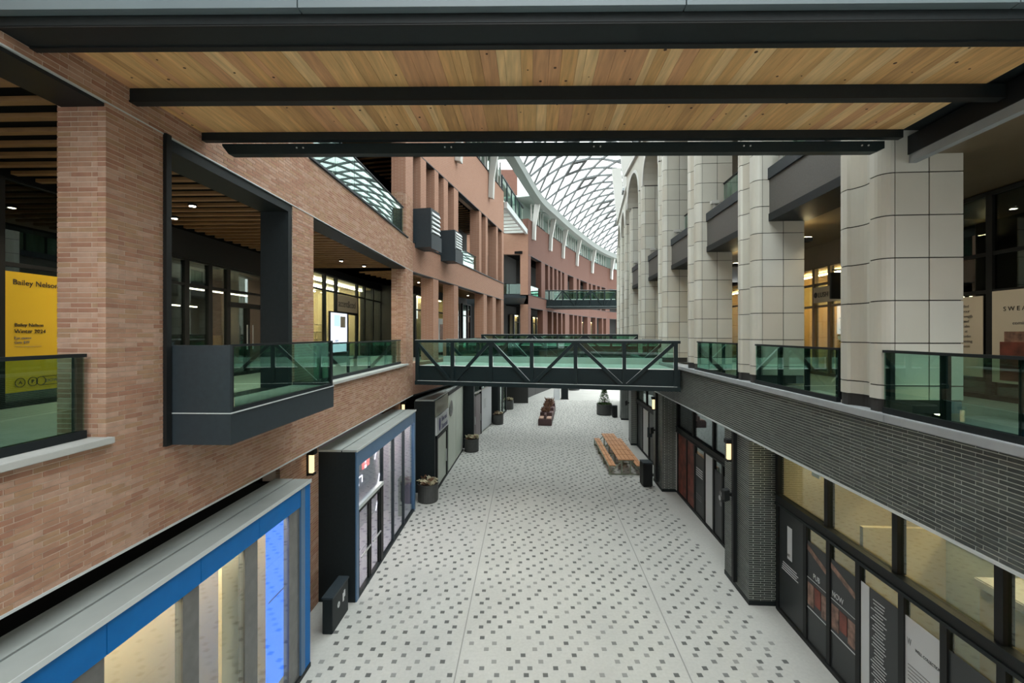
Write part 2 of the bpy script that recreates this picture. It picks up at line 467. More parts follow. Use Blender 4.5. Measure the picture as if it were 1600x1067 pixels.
def shopfront(name, label, F, edges, t, z0, z1, transoms, depth=3.5, wall=None, glass=None, light=None, nlight=2, mull=0.08, mframe=None, strip_t=None, group=None, panes=True, lw=0.07, ceil=None):
    mframe = mframe or M_black
    root = thing(name, label, 'shopfront', F.p((edges[0] + edges[-1]) / 2, t, z0), group)
    s0, s1 = edges[0], edges[-1]
    for e in edges:
        bx('mullion', mframe, F, e - mull / 2, e + mull / 2, t - 0.10, t + 0.03, z0, z1, root)
    lev = [z0] + list(transoms) + [z1]
    for zz in transoms:
        bx('transom', mframe, F, s0, s1, t - 0.08, t + 0.02, zz - 0.035, zz + 0.035, root)
    bx('head_rail', mframe, F, s0, s1, t - 0.10, t + 0.03, z1 - 0.06, z1 + 0.02, root)
    bx('base_rail', mframe, F, s0, s1, t - 0.10, t + 0.03, z0, z0 + 0.10, root)
    if panes:
        for i in range(len(edges) - 1):
            for j in range(len(lev) - 1):
                bx('pane', glass or G_store, F, edges[i] + mull / 2, edges[i + 1] - mull / 2, t - 0.03, t - 0.018, lev[j] + 0.04, lev[j + 1] - 0.04, root)
    if wall:
        room(F, s0 + 0.03, s1 - 0.03, t - 0.05, t - depth, z0, ceil or z1, wall, root)
    if light:
        zc = (ceil or z1) - 0.12
        for i in range(nlight):
            tt = t - depth * (i + 0.7) / (nlight + 0.4)
            bx('strip_light', light, F, s0 + 0.5, s1 - 0.5, tt - lw / 2, tt + lw / 2, zc, zc + 0.05, root)
    return root

# ================================================================== THE SETTING
Z2 = 5.78       # upper walkway
ZB = 4.42       # underside of the first-floor bands
ZL = 9.87       # heads of the first-floor openings
Z3 = 11.15      # top of the spandrels / second upper floor
ZL3 = 15.3
ZT = 18.6       # top of the brickwork

# ---- street paving
floor = bx('floor', M_floor, W, -16, 45, -36, 105, -0.3, 0.0, kind='structure', label='pale grey concrete street paving dotted with small dark square pavers')
def lay_dots():
    rr = random.Random(3)
    pts = []
    y = 7.6
    row = 0
    while y < 48:
        off = (row * 0.381966) % 1.0
        for i in range(-10, 22):
            x = (i + off) * 0.53 + rr.uniform(-0.07, 0.07)
            lo = -4.55 + 0.0314 * y if y < 20 else (-3.35 + 0.057 * (y - 20) if y < 27.5 else -2.95 + 0.18 * (y - 27.5))
            hi = 5.30 + 0.0657 * y if y < 26 else 7.0 + 0.17 * (y - 26)
            if lo < x < hi and abs(x + 1.47 - 0.0314 * y) > 0.09 and abs(x - 3.15 - 0.0575 * y) > 0.09 and rr.random() < 0.95:
                pts.append((x, y, rr.choices((0, 1, 2), weights=(5, 4, 4))[0]))
        y += 0.192
        row += 1
    big = largest(pts, lambda q: Vector((q[0], q[1], 0)))
    meshes = []
    e = 0.053
    for m in DOT:
        b = MB().box(W, -e, e, -e, e, -0.02, 0.004)
        me = bpy.data.meshes.new('paver'); me.from_pydata([tuple(q) for q in b.v], [], b.f); me.materials.append(m)
        meshes.append(me)
    rest = MB()
    for i, (x, y, k) in enumerate(pts):
        if i in big: place('paver', meshes[k], (x, y, 0), floor)
        else: rest.box(W, x - e, x + e, y - e, y + e, -0.02, 0.004, mi=k)
    rest.build('paver', DOT, floor, kind='stuff', recalc=False)
lay_dots()
for x0, k, nm in ((-1.47, 0.0314, 'drain_seam'), (3.15, 0.0575, 'drain_seam')):
    MB().box(Frame(x0, 0, k, 1), 4, 46, -0.013, 0.013, -0.02, 0.003).build(nm, M_seam, floor)

# ---- brick building on the left: band, piers, spandrel
wall_left = thing('wall_left', 'pink-red brick facade with open galleries over the blue shopfronts', None, FL.p(11, 0, ZB), kind='structure')
EI = 0.005
bed = [(-4, 19.8, -0.6, -EI, ZB, 5.80), (-4, 19.8, -0.6, -EI, ZL, Z3), (5.33 + EI, 6.17, -0.6 + EI, -EI, 5.80, ZL),
       (9.6, 10.54 - EI, -0.6, -EI, 5.80, ZL), (18.6 + EI, 19.8, -0.6, -EI, 5.80, ZL),
       (5.33 + EI, 6.17, -0.6 + EI, -EI, Z3, ZL3), (9.6, 10.54 - EI, -0.6, -EI, Z3, ZL3), (18.6 + EI, 19.8, -0.6, -EI, Z3, ZL3),
       (10.0, 11.86, -0.9, -0.5 - EI, 0, ZB)]
for q in bed:
    bx('mortar_bed', M_mortar, FL, *q, wall_left)
bl_, bh_ = 0.26, 0.06
bricks = []
brick_face(bricks, FL, 's', 3.6, 19.8, 0, ZB, 5.80, bl_, bh_)
brick_face(bricks, FL, 's', 3.6, 19.8, 0, ZL, Z3, bl_, bh_)
for a, b in ((5.33, 6.17), (9.6, 10.54), (18.6, 19.8)):
    brick_face(bricks, FL, 's', a, b, 0, 5.80, ZL, bl_, bh_)
    brick_face(bricks, FL, 's', a, b, 0, Z3, 13.0, bl_, bh_)
    if a != 9.6:
        brick_face(bricks, FL, 't', -0.6, -0.102, a, 5.80, ZL, bl_, bh_)
        brick_face(bricks, FL, 't', -0.6, -0.102, a, Z3, 13.0, bl_, bh_)
brick_face(bricks, FL, 's', 10.0, 11.86, -0.5, 0.0, ZB, bl_, bh_)
lay_bricks(bricks, wall_left, BR, 11)
bx('parapet_brickwork', M_brick_far, FL, -4, 19.8, -0.6, 0, ZL3, ZT, wall_left)
for a, b in ((5.33, 6.17), (9.6, 10.54), (18.6, 19.8)):
    bx('upper_pier', M_brick_far, FL, a, b, -0.6, 0, 13.0, ZL3, wall_left)
bx('steel_edge', M_edge, FL, -4, 19.8, -0.1, 0.012, ZB - 0.03, ZB, wall_left)
bx('steel_edge', M_edge, FL, -4, 19.8, -0.03, 0.010, ZL - 0.018, ZL, wall_left)  # pale strip putting the white highlight of the lintel edge into colour
bx('steel_lintel', M_black, FL, 10.54, 18.6, -0.55, -0.02, ZL - 0.06, ZL, wall_left)
bx('steel_lintel', M_black, FL, -4, 5.33, -0.55, -0.02, ZL - 0.06, ZL, wall_left)

# sills of the open galleries
for n, (a, b, zz) in enumerate(((-4, 5.36, 5.80), (9.66, 18.75, 5.80), (10.3, 18.9, Z3))):
    bx('trim_%d' % (n + 1), M_stone if n < 2 else M_metal2, FL, a, b, -0.58, 0.09 if n < 2 else 0.05, zz, zz + (0.075 if n < 2 else 0.05), bevel=0.006,
       kind='structure', label=('pale stone sill under the glass railing by the yellow poster', 'pale stone sill beyond the metal balcony', 'grey metal sill under the upper glass railing')[n])

# walkway floors, ceilings and back walls of the galleries
bx('floor_gallery', M_walk, FL, -6, 28, -9.5, -0.55, 5.45, Z2, kind='structure', label='grey paved floor of the brick gallery')
bx('floor_gallery_bend', M_walk, FB, 19.0, 36.1, -5.0, -0.55, 5.4, Z2 - 0.004, kind='structure', label='grey paved gallery floor past the truss bridge')
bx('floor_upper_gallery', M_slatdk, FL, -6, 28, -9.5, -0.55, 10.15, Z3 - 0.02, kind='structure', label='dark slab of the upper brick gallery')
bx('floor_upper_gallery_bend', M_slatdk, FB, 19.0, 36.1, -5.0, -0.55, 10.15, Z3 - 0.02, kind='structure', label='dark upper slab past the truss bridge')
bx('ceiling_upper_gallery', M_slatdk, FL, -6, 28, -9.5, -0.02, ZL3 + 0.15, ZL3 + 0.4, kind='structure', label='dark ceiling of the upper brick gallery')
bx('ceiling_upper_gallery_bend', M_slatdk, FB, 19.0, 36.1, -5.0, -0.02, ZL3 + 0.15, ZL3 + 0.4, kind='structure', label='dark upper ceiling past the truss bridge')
def slat_ceiling(name, F, s0, s1, t0, t1, z, label, step=0.40, w=0.11):
    root = thing(name, label, None, F.p((s0 + s1) / 2, (t0 + t1) / 2, z), kind='structure')
    s = s0; me = None
    while s < s1:
        if me is None:
            ob = bx('slat', M_slat, F, s, s + w, t0, t1, z, z + 0.06, root); me = ob.data; base = F.p(s, 0, 0)
            first = _WLOC[ob.name].copy()
        else:
            place('slat', me, first + (F.p(s, 0, 0) - base), root)
        s += step
    return root
slat_ceiling('ceiling_slats', FL, -1.8, 19.4, -4.15, -0.62, 9.93, 'oak slat ceiling over the brick gallery')
slat_ceiling('ceiling_upper_slats', FL, 9.8, 19.4, -4.15, -0.62, 15.15, 'oak slat ceiling over the upper brick gallery', 0.45)
slat_ceiling('ceiling_bend_slats', FB, 20.2, 35.8, -2.9, -0.62, 9.95, 'oak slat ceiling of the gallery past the truss bridge', 0.5)
slat_ceiling('ceiling_bend_upper_slats', FB, 20.0, 35.8, -2.9, -0.62, 15.13, 'oak slat ceiling of the upper gallery past the truss bridge', 0.5)
bx('wall_gallery_back', M_darkwall, FL, -6, 28, -9.6, -9.45, 5.4, ZL3, kind='structure', label='dark back wall behind the gallery shops')
bx('wall_gallery_end', M_darkwall, W, -9.6, -5.3, 28.3, 28.5, 5.4, ZL3 + 0.3, kind='structure', label='dark end wall closing the brick gallery')
bx('wall_upper_gallery_back', M_darkwall, FL, -6, 27, -4.3, -4.15, Z3, ZL3 + 0.2, kind='structure', label='dark back wall of the upper brick gallery')
bx('wall_bend_back', M_darkwall, FB, 25.0, 36.0, -3.2, -3.05, Z2, ZL3 + 0.2, kind='structure', label='dark back wall of the gallery past the truss bridge')
bx('wall_ground_recess', M_darkwall, FL, -6, 20.5, -1.3, -1.1, 0, ZB, kind='structure', label='dark recessed wall above the blue shopfront roofs')

# the street behind the viewpoint: the same facades carry on and close the view
bx('wall_rear_brick', M_brick_far, FL, -34, -4.0, -0.6, 0, 0, ZT, kind='structure', label='brick facade carrying on behind the viewpoint')
bx('wall_rear_stone', M_arch, FR, -34, -4.0, -0.9, -0.1, 0, 17.4, kind='structure', label='cream facade carrying on behind the viewpoint')
bx('wall_rear_end', M_brick_far, W, -9, 8, -35.0, -34.0, 0, 17.0, kind='structure', label='brick building closing the street behind the viewpoint')
bx('floor_viewing_bridge', M_deck, W, -4.4, 5.6, -3.0, 1.3, 5.2, 5.6, kind='structure', label='deck of the footbridge the view is taken from')
# ---- the brick building past its bend
def brick_storeys(name, F, s0, s1, p2, p3, label, zt=ZT, m=None):
    M_brick_far = m or globals()['M_brick_far']
    root = thing(name, label, None, F.p((s0 + s1) / 2, 0, ZB), kind='structure')
    bx('band', M_brick_far, F, s0, s1, -0.6, 0, ZB, 5.82, root)
    bx('spandrel', M_brick_far, F, s0, s1, -0.6, 0, ZL, Z3, root)
    bx('parapet_brickwork', M_brick_far, F, s0, s1, -0.6, 0, ZL3, zt, root)
    for a, b in p2: bx('pier', M_brick_far, F, a, b, -0.65, 0, 5.82, ZL, root)
    for a, b in p3: bx('upper_pier', M_brick_far, F, a, b, -0.65, 0, Z3, ZL3, root)
    bx('sill', M_metal2, F, s0, s1, -0.6, 0.05, Z3, Z3 + 0.05, root)
    bx('head_edge', M_metal2, F, s0, s1, -0.3, 0.012, ZL - 0.04, ZL, root)
    bx('upper_head_edge', M_metal2, F, s0, s1, -0.3, 0.012, ZL3 - 0.04, ZL3, root)
    return root
wb = brick_storeys('wall_left_bend', FB, 19.8, 36.2, [(22.04, 22.7), (24.9, 25.6), (30.6, 31.4), (32.9, 33.8), (35.4, 36.2)],
                   [(20.6, 21.2), (22.2, 22.7), (23.4, 24.0), (24.9, 25.6), (29.6, 30.1), (31.1, 31.6), (33.9, 34.4), (35.6, 36.2)],
                   'pink-red brick facade bending away past the truss bridge')
bx('end_wall', M_brick_far, FB, 35.6, 36.2, -5.0, -0.5, ZL3, ZT, wb)
bx('jamb_lining', M_black, FB, 19.82, 20.55, -0.6, -0.35, Z3, ZL3, wb)
bx('jamb_lining', M_black, FB, 22.72, 23.38, -0.6, -0.35, Z3, ZL3, wb)

# ---- the second brick building, following the curve of the street
CP = [(1.68, 46.1), (3.85, 52.1), (7.67, 61.7), (12.4, 72.2), (17.1, 80.5), (23.5, 88.0), (33.0, 94.5)]
FC = [Frame(CP[i][0], CP[i][1], (CP[i + 1][0] - CP[i][0]) / (CP[i + 1][1] - CP[i][1]), 1) for i in range(len(CP) - 1)]
_pl = ['corner beyond the gap', 'first stretch', 'second stretch', 'third stretch', 'fourth stretch', 'end stretch']
pier_2 = [[(46.1, 46.9), (51.2, 52.1)], [(52.1, 53.0), (54.6, 55.2), (56.6, 57.2), (58.6, 59.2), (60.4, 61.7)], [(61.7, 62.4), (64, 64.6), (66, 66.6), (68, 68.6), (71.4, 72.2)],
          [(72.2, 73), (75, 75.6), (78, 78.6), (80, 80.5)], [(80.5, 81.2), (84, 84.6), (87.3, 88)], [(88, 88.6), (91, 91.6), (93.9, 94.5)]]
pier_3 = [[(46.1, 46.9), (50.6, 52.1)], [(53.2, 53.9), (54.9, 55.6), (56.6, 57.3), (58.3, 59.0), (60.0, 61.7)], [(64.2, 65.8), (66.8, 67.5), (71, 72.2)],
          [(73, 73.8), (75, 75.8), (77, 77.8), (79.6, 80.5)], [(80.5, 81.2), (84, 84.6), (87.3, 88)], [(88, 88.6), (91, 91.6), (93.9, 94.5)]]
for i, F in enumerate(FC):
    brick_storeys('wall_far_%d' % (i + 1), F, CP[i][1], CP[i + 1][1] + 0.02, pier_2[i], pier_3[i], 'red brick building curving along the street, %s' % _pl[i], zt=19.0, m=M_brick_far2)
    bx('wall_far_ground_%d' % (i + 1), M_darkwall, F, CP[i][1], CP[i + 1][1], -1.4, -1.2, 0, ZB, kind='structure', label='dark glazed ground floor of the curving brick building, %s' % _pl[i])
    bx('wall_far_back_%d' % (i + 1), M_darkwall, F, CP[i][1] - 1, CP[i + 1][1] + 1, -2.6, -2.45, Z2, ZL3 + 0.2, kind='structure', label='dark gallery back wall, %s' % _pl[i])
    bx('floor_far_%d' % (i + 1), M_walk, F, CP[i][1], CP[i + 1][1], -2.6, -0.55, 5.4, Z2, kind='structure', label='gallery floor of the curving building, %s' % _pl[i])
    bx('ceiling_far_gallery_%d' % (i + 1), M_slatdk, F, CP[i][1] - 0.5, CP[i + 1][1] + 0.5, -2.6, -0.55, ZL3 + 0.05, ZL3 + 0.3, kind='structure', label='dark upper gallery ceiling of the curving building, %s' % _pl[i])
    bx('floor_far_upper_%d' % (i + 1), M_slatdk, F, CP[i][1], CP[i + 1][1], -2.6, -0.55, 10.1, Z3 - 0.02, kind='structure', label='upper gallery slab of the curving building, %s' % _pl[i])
# its end wall facing the gap, with the tall opening
we = thing('wall_gap_end', 'red brick end wall with tall dark opening beside the gap', None, (-2, 46.2, ZB), kind='structure')
bx('end_brickwork', M_brick_far, W, -9, 1.66, 46.05, 46.6, ZL3, 17.5, we)
bx('end_spandrel', M_metal2, W, -9, 1.66, 46.05, 46.6, ZL + 0.3, Z3, we)
bx('end_pier', M_brick_far, W, 0.85, 1.66, 46.05, 46.6, ZB, ZL3, we)
bx('end_ground', M_darkwall, W, -9, 1.66, 46.05, 46.6, 0, ZB, we)
bx('end_upper', M_brick_far, W, -9, 1.66, 50.0, 50.3, 17.5, 19.6, we)
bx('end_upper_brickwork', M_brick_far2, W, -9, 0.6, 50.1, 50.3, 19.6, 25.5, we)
bx('end_back', M_darkwall, W, -9, 1.66, 50, 50.1, 0, 17.5, we)
bx('end_floor', M_walk, W, -9, 1.66, 40, 50, 5.4, Z2, we)
bx('end_underside', M_metal2, W, -9, 1.2, 38.5, 50, 10.2, 10.4, we)

# clerestory windows over both brick buildings
_wn = [0]
def clerestory(F, s0, s1, z0, z1, n, label, t=-0.25):
    _wn[0] += 1
    root = thing('window_%d' % _wn[0], label, None, F.p((s0 + s1) / 2, t, z0), kind='structure')
    d = (s1 - s0) / n
    for i in range(n + 1):
        bx('mullion', M_white, F, s0 + i * d - 0.07, s0 + i * d + 0.07, t - 0.1, t + 0.04, z0, z1, root)
    for i in range(n):
        bx('pane', G_store, F, s0 + i * d + 0.07, s0 + (i + 1) * d - 0.07, t - 0.02, t, z0 + 0.05, z1, root)
    bx('window_sill', M_metal, F, s0, s1, t - 0.1, t + 0.3, z0 - 0.02, z0 + 0.06, root)
    return root
for a, b, n in ((20.2, 25.0, 5), (25.5, 31.7, 6), (32.2, 36.1, 4)):
    clerestory(FB, a, b, ZT, 20.95, n, 'row of tall clerestory panes above the bend, %s' % ('first', 'middle', 'last')[(20.2, 25.5, 32.2).index(a)])
bx('wall_clerestory_back', M_clere, FB, 19.8, 36.1, -1.6, -1.4, ZT, 21.2, kind='structure', label='grey-green wall behind the clerestory panes of the bend')
bx('ceiling_clerestory', M_clere, FB, 19.8, 36.2, -6.0, 0.5, 21.2, 21.4, kind='structure', label='flat roof over the clerestory of the bend')
bx('wall_parapet_back', M_clere, FL, -4, 19.8, -1.6, -1.4, ZT, 21.2, kind='structure', label='grey-green clerestory wall over the brick gallery')
bx('ceiling_parapet', M_clere, FL, -4, 20.2, -9.5, 0.5, 21.2, 21.4, kind='structure', label='flat roof over the brick gallery')
for i, F in enumerate(FC):
    bx('wall_far_clerestory_%d' % (i + 1), M_clere, F, CP[i][1] - 0.3, CP[i + 1][1] + 0.5, -1.6, -1.4, 19.0, 21.3, kind='structure', label='grey-green wall behind the curving clerestory, %s' % _pl[i])
    bx('ceiling_far_%d' % (i + 1), M_clere, F, CP[i][1], CP[i + 1][1] + 0.3, -6.0, 0.5, 21.3, 21.5, kind='structure', label='flat roof over the curving clerestory, %s' % _pl[i])
STR = [(FC[0], 47.4), (FC[1], 53.6), (FC[1], 58.9), (FC[2], 65.4), (FC[3], 73.2), (FC[4], 81.5)]
for i, (F, a, b, n) in enumerate(((FC[0], 47.9, 51.9, 5), (FC[1], 54.1, 58.5, 5), (FC[1], 59.4, 61.7, 3), (FC[2], 61.8, 65.0, 4), (FC[2], 65.9, 72.0, 6), (FC[3], 73.7, 80.4, 6), (FC[4], 82.0, 87.9, 5))):
    clerestory(F, a, b, 19.0, 21.0, n, 'row of tall clerestory panes on the curving building, %s run' % ('first', 'second', 'third', 'fourth', 'fifth', 'sixth', 'seventh')[i])
bx('wall_gap_glazing', M_white, W, -9, 1.4, 46.0, 46.1, 17.5, 17.7, kind='structure', label='white curb over the brick end wall')

# glazed canopy roofing the gap, seen from below
gc = thing('gap_canopy', 'white barred glass canopy roofing the gap between the brick buildings', 'canopy', (-2, 42, 17.6))
A_, LA = span((-0.55, 36.4), (1.45, 46.0))
for i in range(8):
    bx('bar', M_white, A_, 0.3 + i * 1.3, 0.62 + i * 1.3, 0, 8.0, 17.45, 17.7, gc)
bx('edge_beam', M_edge, A_, 0, LA, -0.15, 0.1, 17.35, 17.85, gc)
for i in range(7):
    bx('pane', G_roof, A_, 0.62 + i * 1.3, 1.6 + i * 1.3, 0.1, 8.0, 17.55, 17.58, gc)
gg = thing('gap_screen', 'tall glass screen standing on the gap canopy', 'screen', (0.4, 41, 17.9))
for i in range(5):
    bx('pane', G_rail, A_, 0.2 + i * 1.9, 2.0 + i * 1.9, 0.3, 0.33, 17.85, 20.0, gg)
    bx('post', M_metal2, A_, 0.1 + i * 1.9, 0.2 + i * 1.9, 0.25, 0.38, 17.85, 20.1, gg)
bx('handrail', M_metal2, A_, 0, LA, 0.25, 0.4, 20.0, 20.1, gg)
glass_rail(W, -1.6, 1.0, 46.15, Z3, 12.3, 'glass railing across the dark opening in the brick end wall', 1.3)

# ---- right-hand building: dark brick band over shopfronts, cream columns, arches
wall_right = thing('wall_right', 'dark grey brick band with stone coping over the glazed shops', None, FR.p(12, 0, ZB), kind='structure')
bx('mortar_bed', M_dmortar, FR, -3, 26.2, -0.5, -0.005, ZB, 5.74, wall_right)
dbricks = []
brick_face(dbricks, FR, 's', 4.4, 18.0, 0, ZB + 0.02, 5.74, 0.28, 0.0575, gap=0.012)
def pillar_bricks(s0, s1):
    brick_face(dbricks, FR, 's', s0, s1, -0.10, 0, ZB, 0.37, 0.0725, gap=0.012)
    brick_face(dbricks, FR, 't', -0.95, -0.203, s0, 0, ZB, 0.37, 0.0725, gap=0.012)
lay_bricks(dbricks, wall_right, DB, 5)
bx('band_brickwork', M_dbrick_far, FR, 18.0, 26.2, -0.1, 0, ZB, 5.74, wall_right)
bx('band_brickwork', M_dbrick_far, FR2, 26.0, 46, -0.5, 0, ZB, 5.74, wall_right)
bx('steel_edge', M_edge, FR, -3, 26.2, -0.1, 0.012, ZB - 0.03, ZB + 0.012, wall_right)
for i, (F, a, b) in enumerate(((FR, -3, 6.9), (FR, 6.9, 15.3), (FR, 15.3, 26.1), (FR2, 26.0, 46))):
    bx('trim_%d' % (4 + i), M_coping, F, a, b - 0.006, -0.55, 0.07, 5.74, 5.86, bevel=0.008, kind='structure',
       label='grey stone coping on the dark brick band, %s length' % ('first', 'second', 'third', 'last')[i])
bx('floor_arcade', M_walk, FR, -4, 27, -9.0, -0.5, 5.45, Z2, kind='structure', label='grey walkway floor behind the cream columns')
bx('floor_arcade_bend', M_walk, FR2, 26, 46, -7.0, -0.5, 5.45, Z2 - 0.004, kind='structure', label='grey walkway floor behind the last cream columns')
bx('ceiling_arcade', M_soffit, FR, -4, 27, -9.0, -1.31, 10.0, 10.3, kind='structure', label='bronze soffit over the columned walkway')
bx('ceiling_arcade_bend', M_soffit, FR2, 26, 46, -7.0, -1.31, 10.0, 10.3, kind='structure', label='bronze soffit behind the last cream columns')
bx('ceiling_arcade_upper', M_soffit, FR, -4, 27, -9.0, -0.75, 17.0, 17.3, kind='structure', label='upper soffit behind the cream arches')
bx('floor_arcade_upper', M_slatdk, FR, -4, 27, -9.0, -0.75, 10.35, 11.1, kind='structure', label='upper walkway slab behind the cream columns')
bx('wall_arcade_back', M_darkwall, FR, -4, 27, -9.2, -9.0, 5.4, 17.2, kind='structure', label='dark back wall behind the walkway shops')
bx('wall_arcade_upper_back', M_archin, FR, -4, 27, -4.4, -4.2, 11.1, 17.1, kind='structure', label='beige back wall of the upper columned walkway')
bx('wall_arcade_bend_back', M_archin, FR2, 26, 46, -4.4, -4.2, 5.78, 17.1, kind='structure', label='beige back wall behind the last cream columns')

# cream tiled columns
def col_profile():
    near = [(1.17, 0.0), (0.66, 0.0), (0.15, 0.0)]
    b1 = [(0.15 - 0.15 * math.sin(a), 0.15 - 0.15 * math.cos(a)) for a in [i * math.pi / 2 / 5 for i in range(6)]] + [(0.0, 0.25), (0.045, 0.255)]
    fl = []
    for i in range(9):
        x = i / 8
        fl.append((0.045 + 0.105 * math.sin(math.pi * x), 0.255 + 0.55 * x))
    b2 = [(a, 1.06 - b) for a, b in b1[::-1]]
    return [near[:2], near[1:], b1, fl[:5], fl[4:], b2]
PROF = col_profile()
def offset_line(pts, d):
    out = []
    for i, (x, y) in enumerate(pts):
        x0, y0 = pts[max(i - 1, 0)]; x1, y1 = pts[min(i + 1, len(pts) - 1)]
        tx, ty = x1 - x0, y1 - y0; L = math.hypot(tx, ty)
        out.append((x + ty / L * d, y - tx / L * d))
    return out
_tile_cache = {}
def tile_mesh(F, k, h, m):
    key = (id(F), k, round(h, 3), m)
    if key not in _tile_cache:
        g = 0.009
        pts = list(PROF[k])
        if k in (0, 1):
            pts = [(pts[0][0] - g, 0), (pts[1][0] + g, 0)]
        inner = offset_line(pts, -0.03)
        # keep the slab inside the column
        poly = pts + inner[::-1]
        o = F.p(30, 0, 0)
        b = MB()
        n = len(poly)
        c = [F.p(30 + bb, -aa, 0) - o for aa, bb in poly]
        b.add([q + Vector((0, 0, g)) for q in c] + [q + Vector((0, 0, h - g)) for q in c],
              [tuple(range(n))[::-1], tuple(range(n, 2 * n))] + [(i, (i + 1) % n, n + (i + 1) % n, n + i) for i in range(n)])
        me = bpy.data.meshes.new('tile'); me.from_pydata([tuple(q) for q in b.v], [], b.f); me.materials.append(CT[m])
        bm = bmesh.new(); bm.from_mesh(me); bmesh.ops.recalc_face_normals(bm, faces=bm.faces); bm.to_mesh(me); bm.free()
        _tile_cache[key] = me
    return _tile_cache[key]
ROWS = [(6.06, 6.287)] + [(6.287 + 0.67 * i, 6.287 + 0.67 * (i + 1)) for i in range(13)]
ORD = ['first', 'second', 'third', 'fourth', 'fifth', 'sixth', 'seventh', 'eighth', 'ninth']
COLS = []
for n in range(9):
    s = 7.08 + 4.22 * n
    COLS.append((FR if s < 26.5 else FR2, s))
def column(F, s, n):
    root = thing('tiled_column', 'cream tiled column with fluted rounded edge, %s in the row counted from the timber soffit' % ORD[n], 'column', F.p(s + 0.6, -0.65, 5.86), 'cream columns along the walkway')
    full = []
    for q in PROF: full += q
    pts = []
    for q in full:
        if not pts or math.hypot(q[0] - pts[-1][0], q[1] - pts[-1][1]) > 1e-4: pts.append(q)
    core = offset_line(pts, -0.014)
    core = [(1.165, 0.014)] + core[1:-1] + [core[-1], (1.165, 1.046)]
    MB().prism(F, [(s + b, -a - 0.06) for a, b in core], 5.86, 15.05).build('core', M_joint, root)
    MB().prism(F, [(s + b, -a - 0.06) for a, b in offset_line(pts, 0.004)] + [(s + 1.06, -1.23)], 5.86, 6.055).build('plinth', M_base, root)
    bx('far_face', CT[0], F, s + 1.046, s + 1.06, -1.22, -0.24, 6.06, 15.0, root)
    rr = random.Random(n * 7 + 1)
    for z0, z1 in ROWS:
        for k in range(6):
            place('tile', tile_mesh(F, k, z1 - z0, rr.choices((0, 1, 2), weights=(5, 3, 2))[0]), F.p(s, -0.06, z0), root)
for n, (F, s) in enumerate(COLS): column(F, s, n)

# arches over the columns
def arch_bay(F, s, n):
    c0, c1 = s + 0.53, s + 4.22 + 0.53
    s0, s1 = s + 1.06, s + 4.22
    r = (s1 - s0) / 2; zc = 15.0
    arc = [(s0 + r - r * math.cos(math.pi * i / 16), zc + r * math.sin(math.pi * i / 16)) for i in range(17)]
    root = thing('wall_arch_%d' % (n + 1), 'cream stone arch between columns, %s from the timber soffit' % ORD[n], None, F.p((s0 + s1) / 2, -0.5, zc), kind='structure')
    MB().vprism(F, [(c0, zc)] + arc + [(c1, zc), (c1, 17.2), (c0, 17.2)], -0.10, -1.1).build('arch_wall', M_arch, root)
    ro = r + 0.16
    out = [(s0 + r - ro * math.cos(math.pi * i / 16), zc + ro * math.sin(math.pi * i / 16)) for i in range(17)]
    MB().vprism(F, arc + out[::-1], -0.05, -0.14).build('archivolt', M_white, root)
    MB().vprism(F, [(s0 + 0.02, zc - 0.05)] + [(a, z) for a, z in arc] + [(s1 - 0.02, zc - 0.05)], -1.35, -1.4).build('arch_lining', M_archin, root)
    bx('cornice', M_white, F, c0, c1, -0.9, 0.04, 17.2, 17.42, root)
    bx('cornice_shadow_gap', M_metal2, F, c0, c1, -0.9, 0.0, 17.42, 17.5, root)
for n, (F, s) in enumerate(COLS[:-1]):
    if n != 4: arch_bay(F, s, n)
    else: arch_bay(FR, s, n)

# dark bronze balcony boxes between the columns
for n, (F, s) in enumerate(COLS[:7]):
    a, b = s + 1.06, s + 4.22
    root = thing('balcony_box', 'dark bronze balcony front between the cream columns, %s from the timber soffit' % ORD[n], 'balcony', F.p((a + b) / 2, -0.9, 10.0), 'bronze balcony fronts')
    bx('front_panel', M_spand, F, a + 0.005, b - 0.005, -1.3, -0.38, 10.0, 10.98, root)
    bx('cap_strip', M_metal2, F, a + 0.005, b - 0.005, -1.3, -0.34, 10.985, 11.26, root)
    bx('lower_lip', M_metal, F, a + 0.005, b - 0.005, -1.3, -0.36, 9.93, 10.12, root)
    glass_rail(F, a + 0.01, b - 0.01, -0.95, 11.26, 12.3, 'green glass railing on the bronze balcony front, %s from the timber soffit' % ORD[n], 1.0, group='upper glass railings')
    fl = thing('floodlight', 'tiny pale floodlight clamped on the bronze balcony corner, %s from the timber soffit' % ORD[n], 'light', F.p(b - 0.3, -0.5, 11.26), 'balcony floodlights')
    bx('bracket', M_white, F, b - 0.42, b - 0.18, -0.56, -0.46, 11.26, 11.31, fl)
    bx('stem', M_white, F, b - 0.33, b - 0.27, -0.54, -0.48, 11.31, 11.5, fl)
    bx('lamp_head', M_white, F, b - 0.40, b - 0.20, -0.66, -0.40, 11.5, 11.62, fl, bevel=0.015)

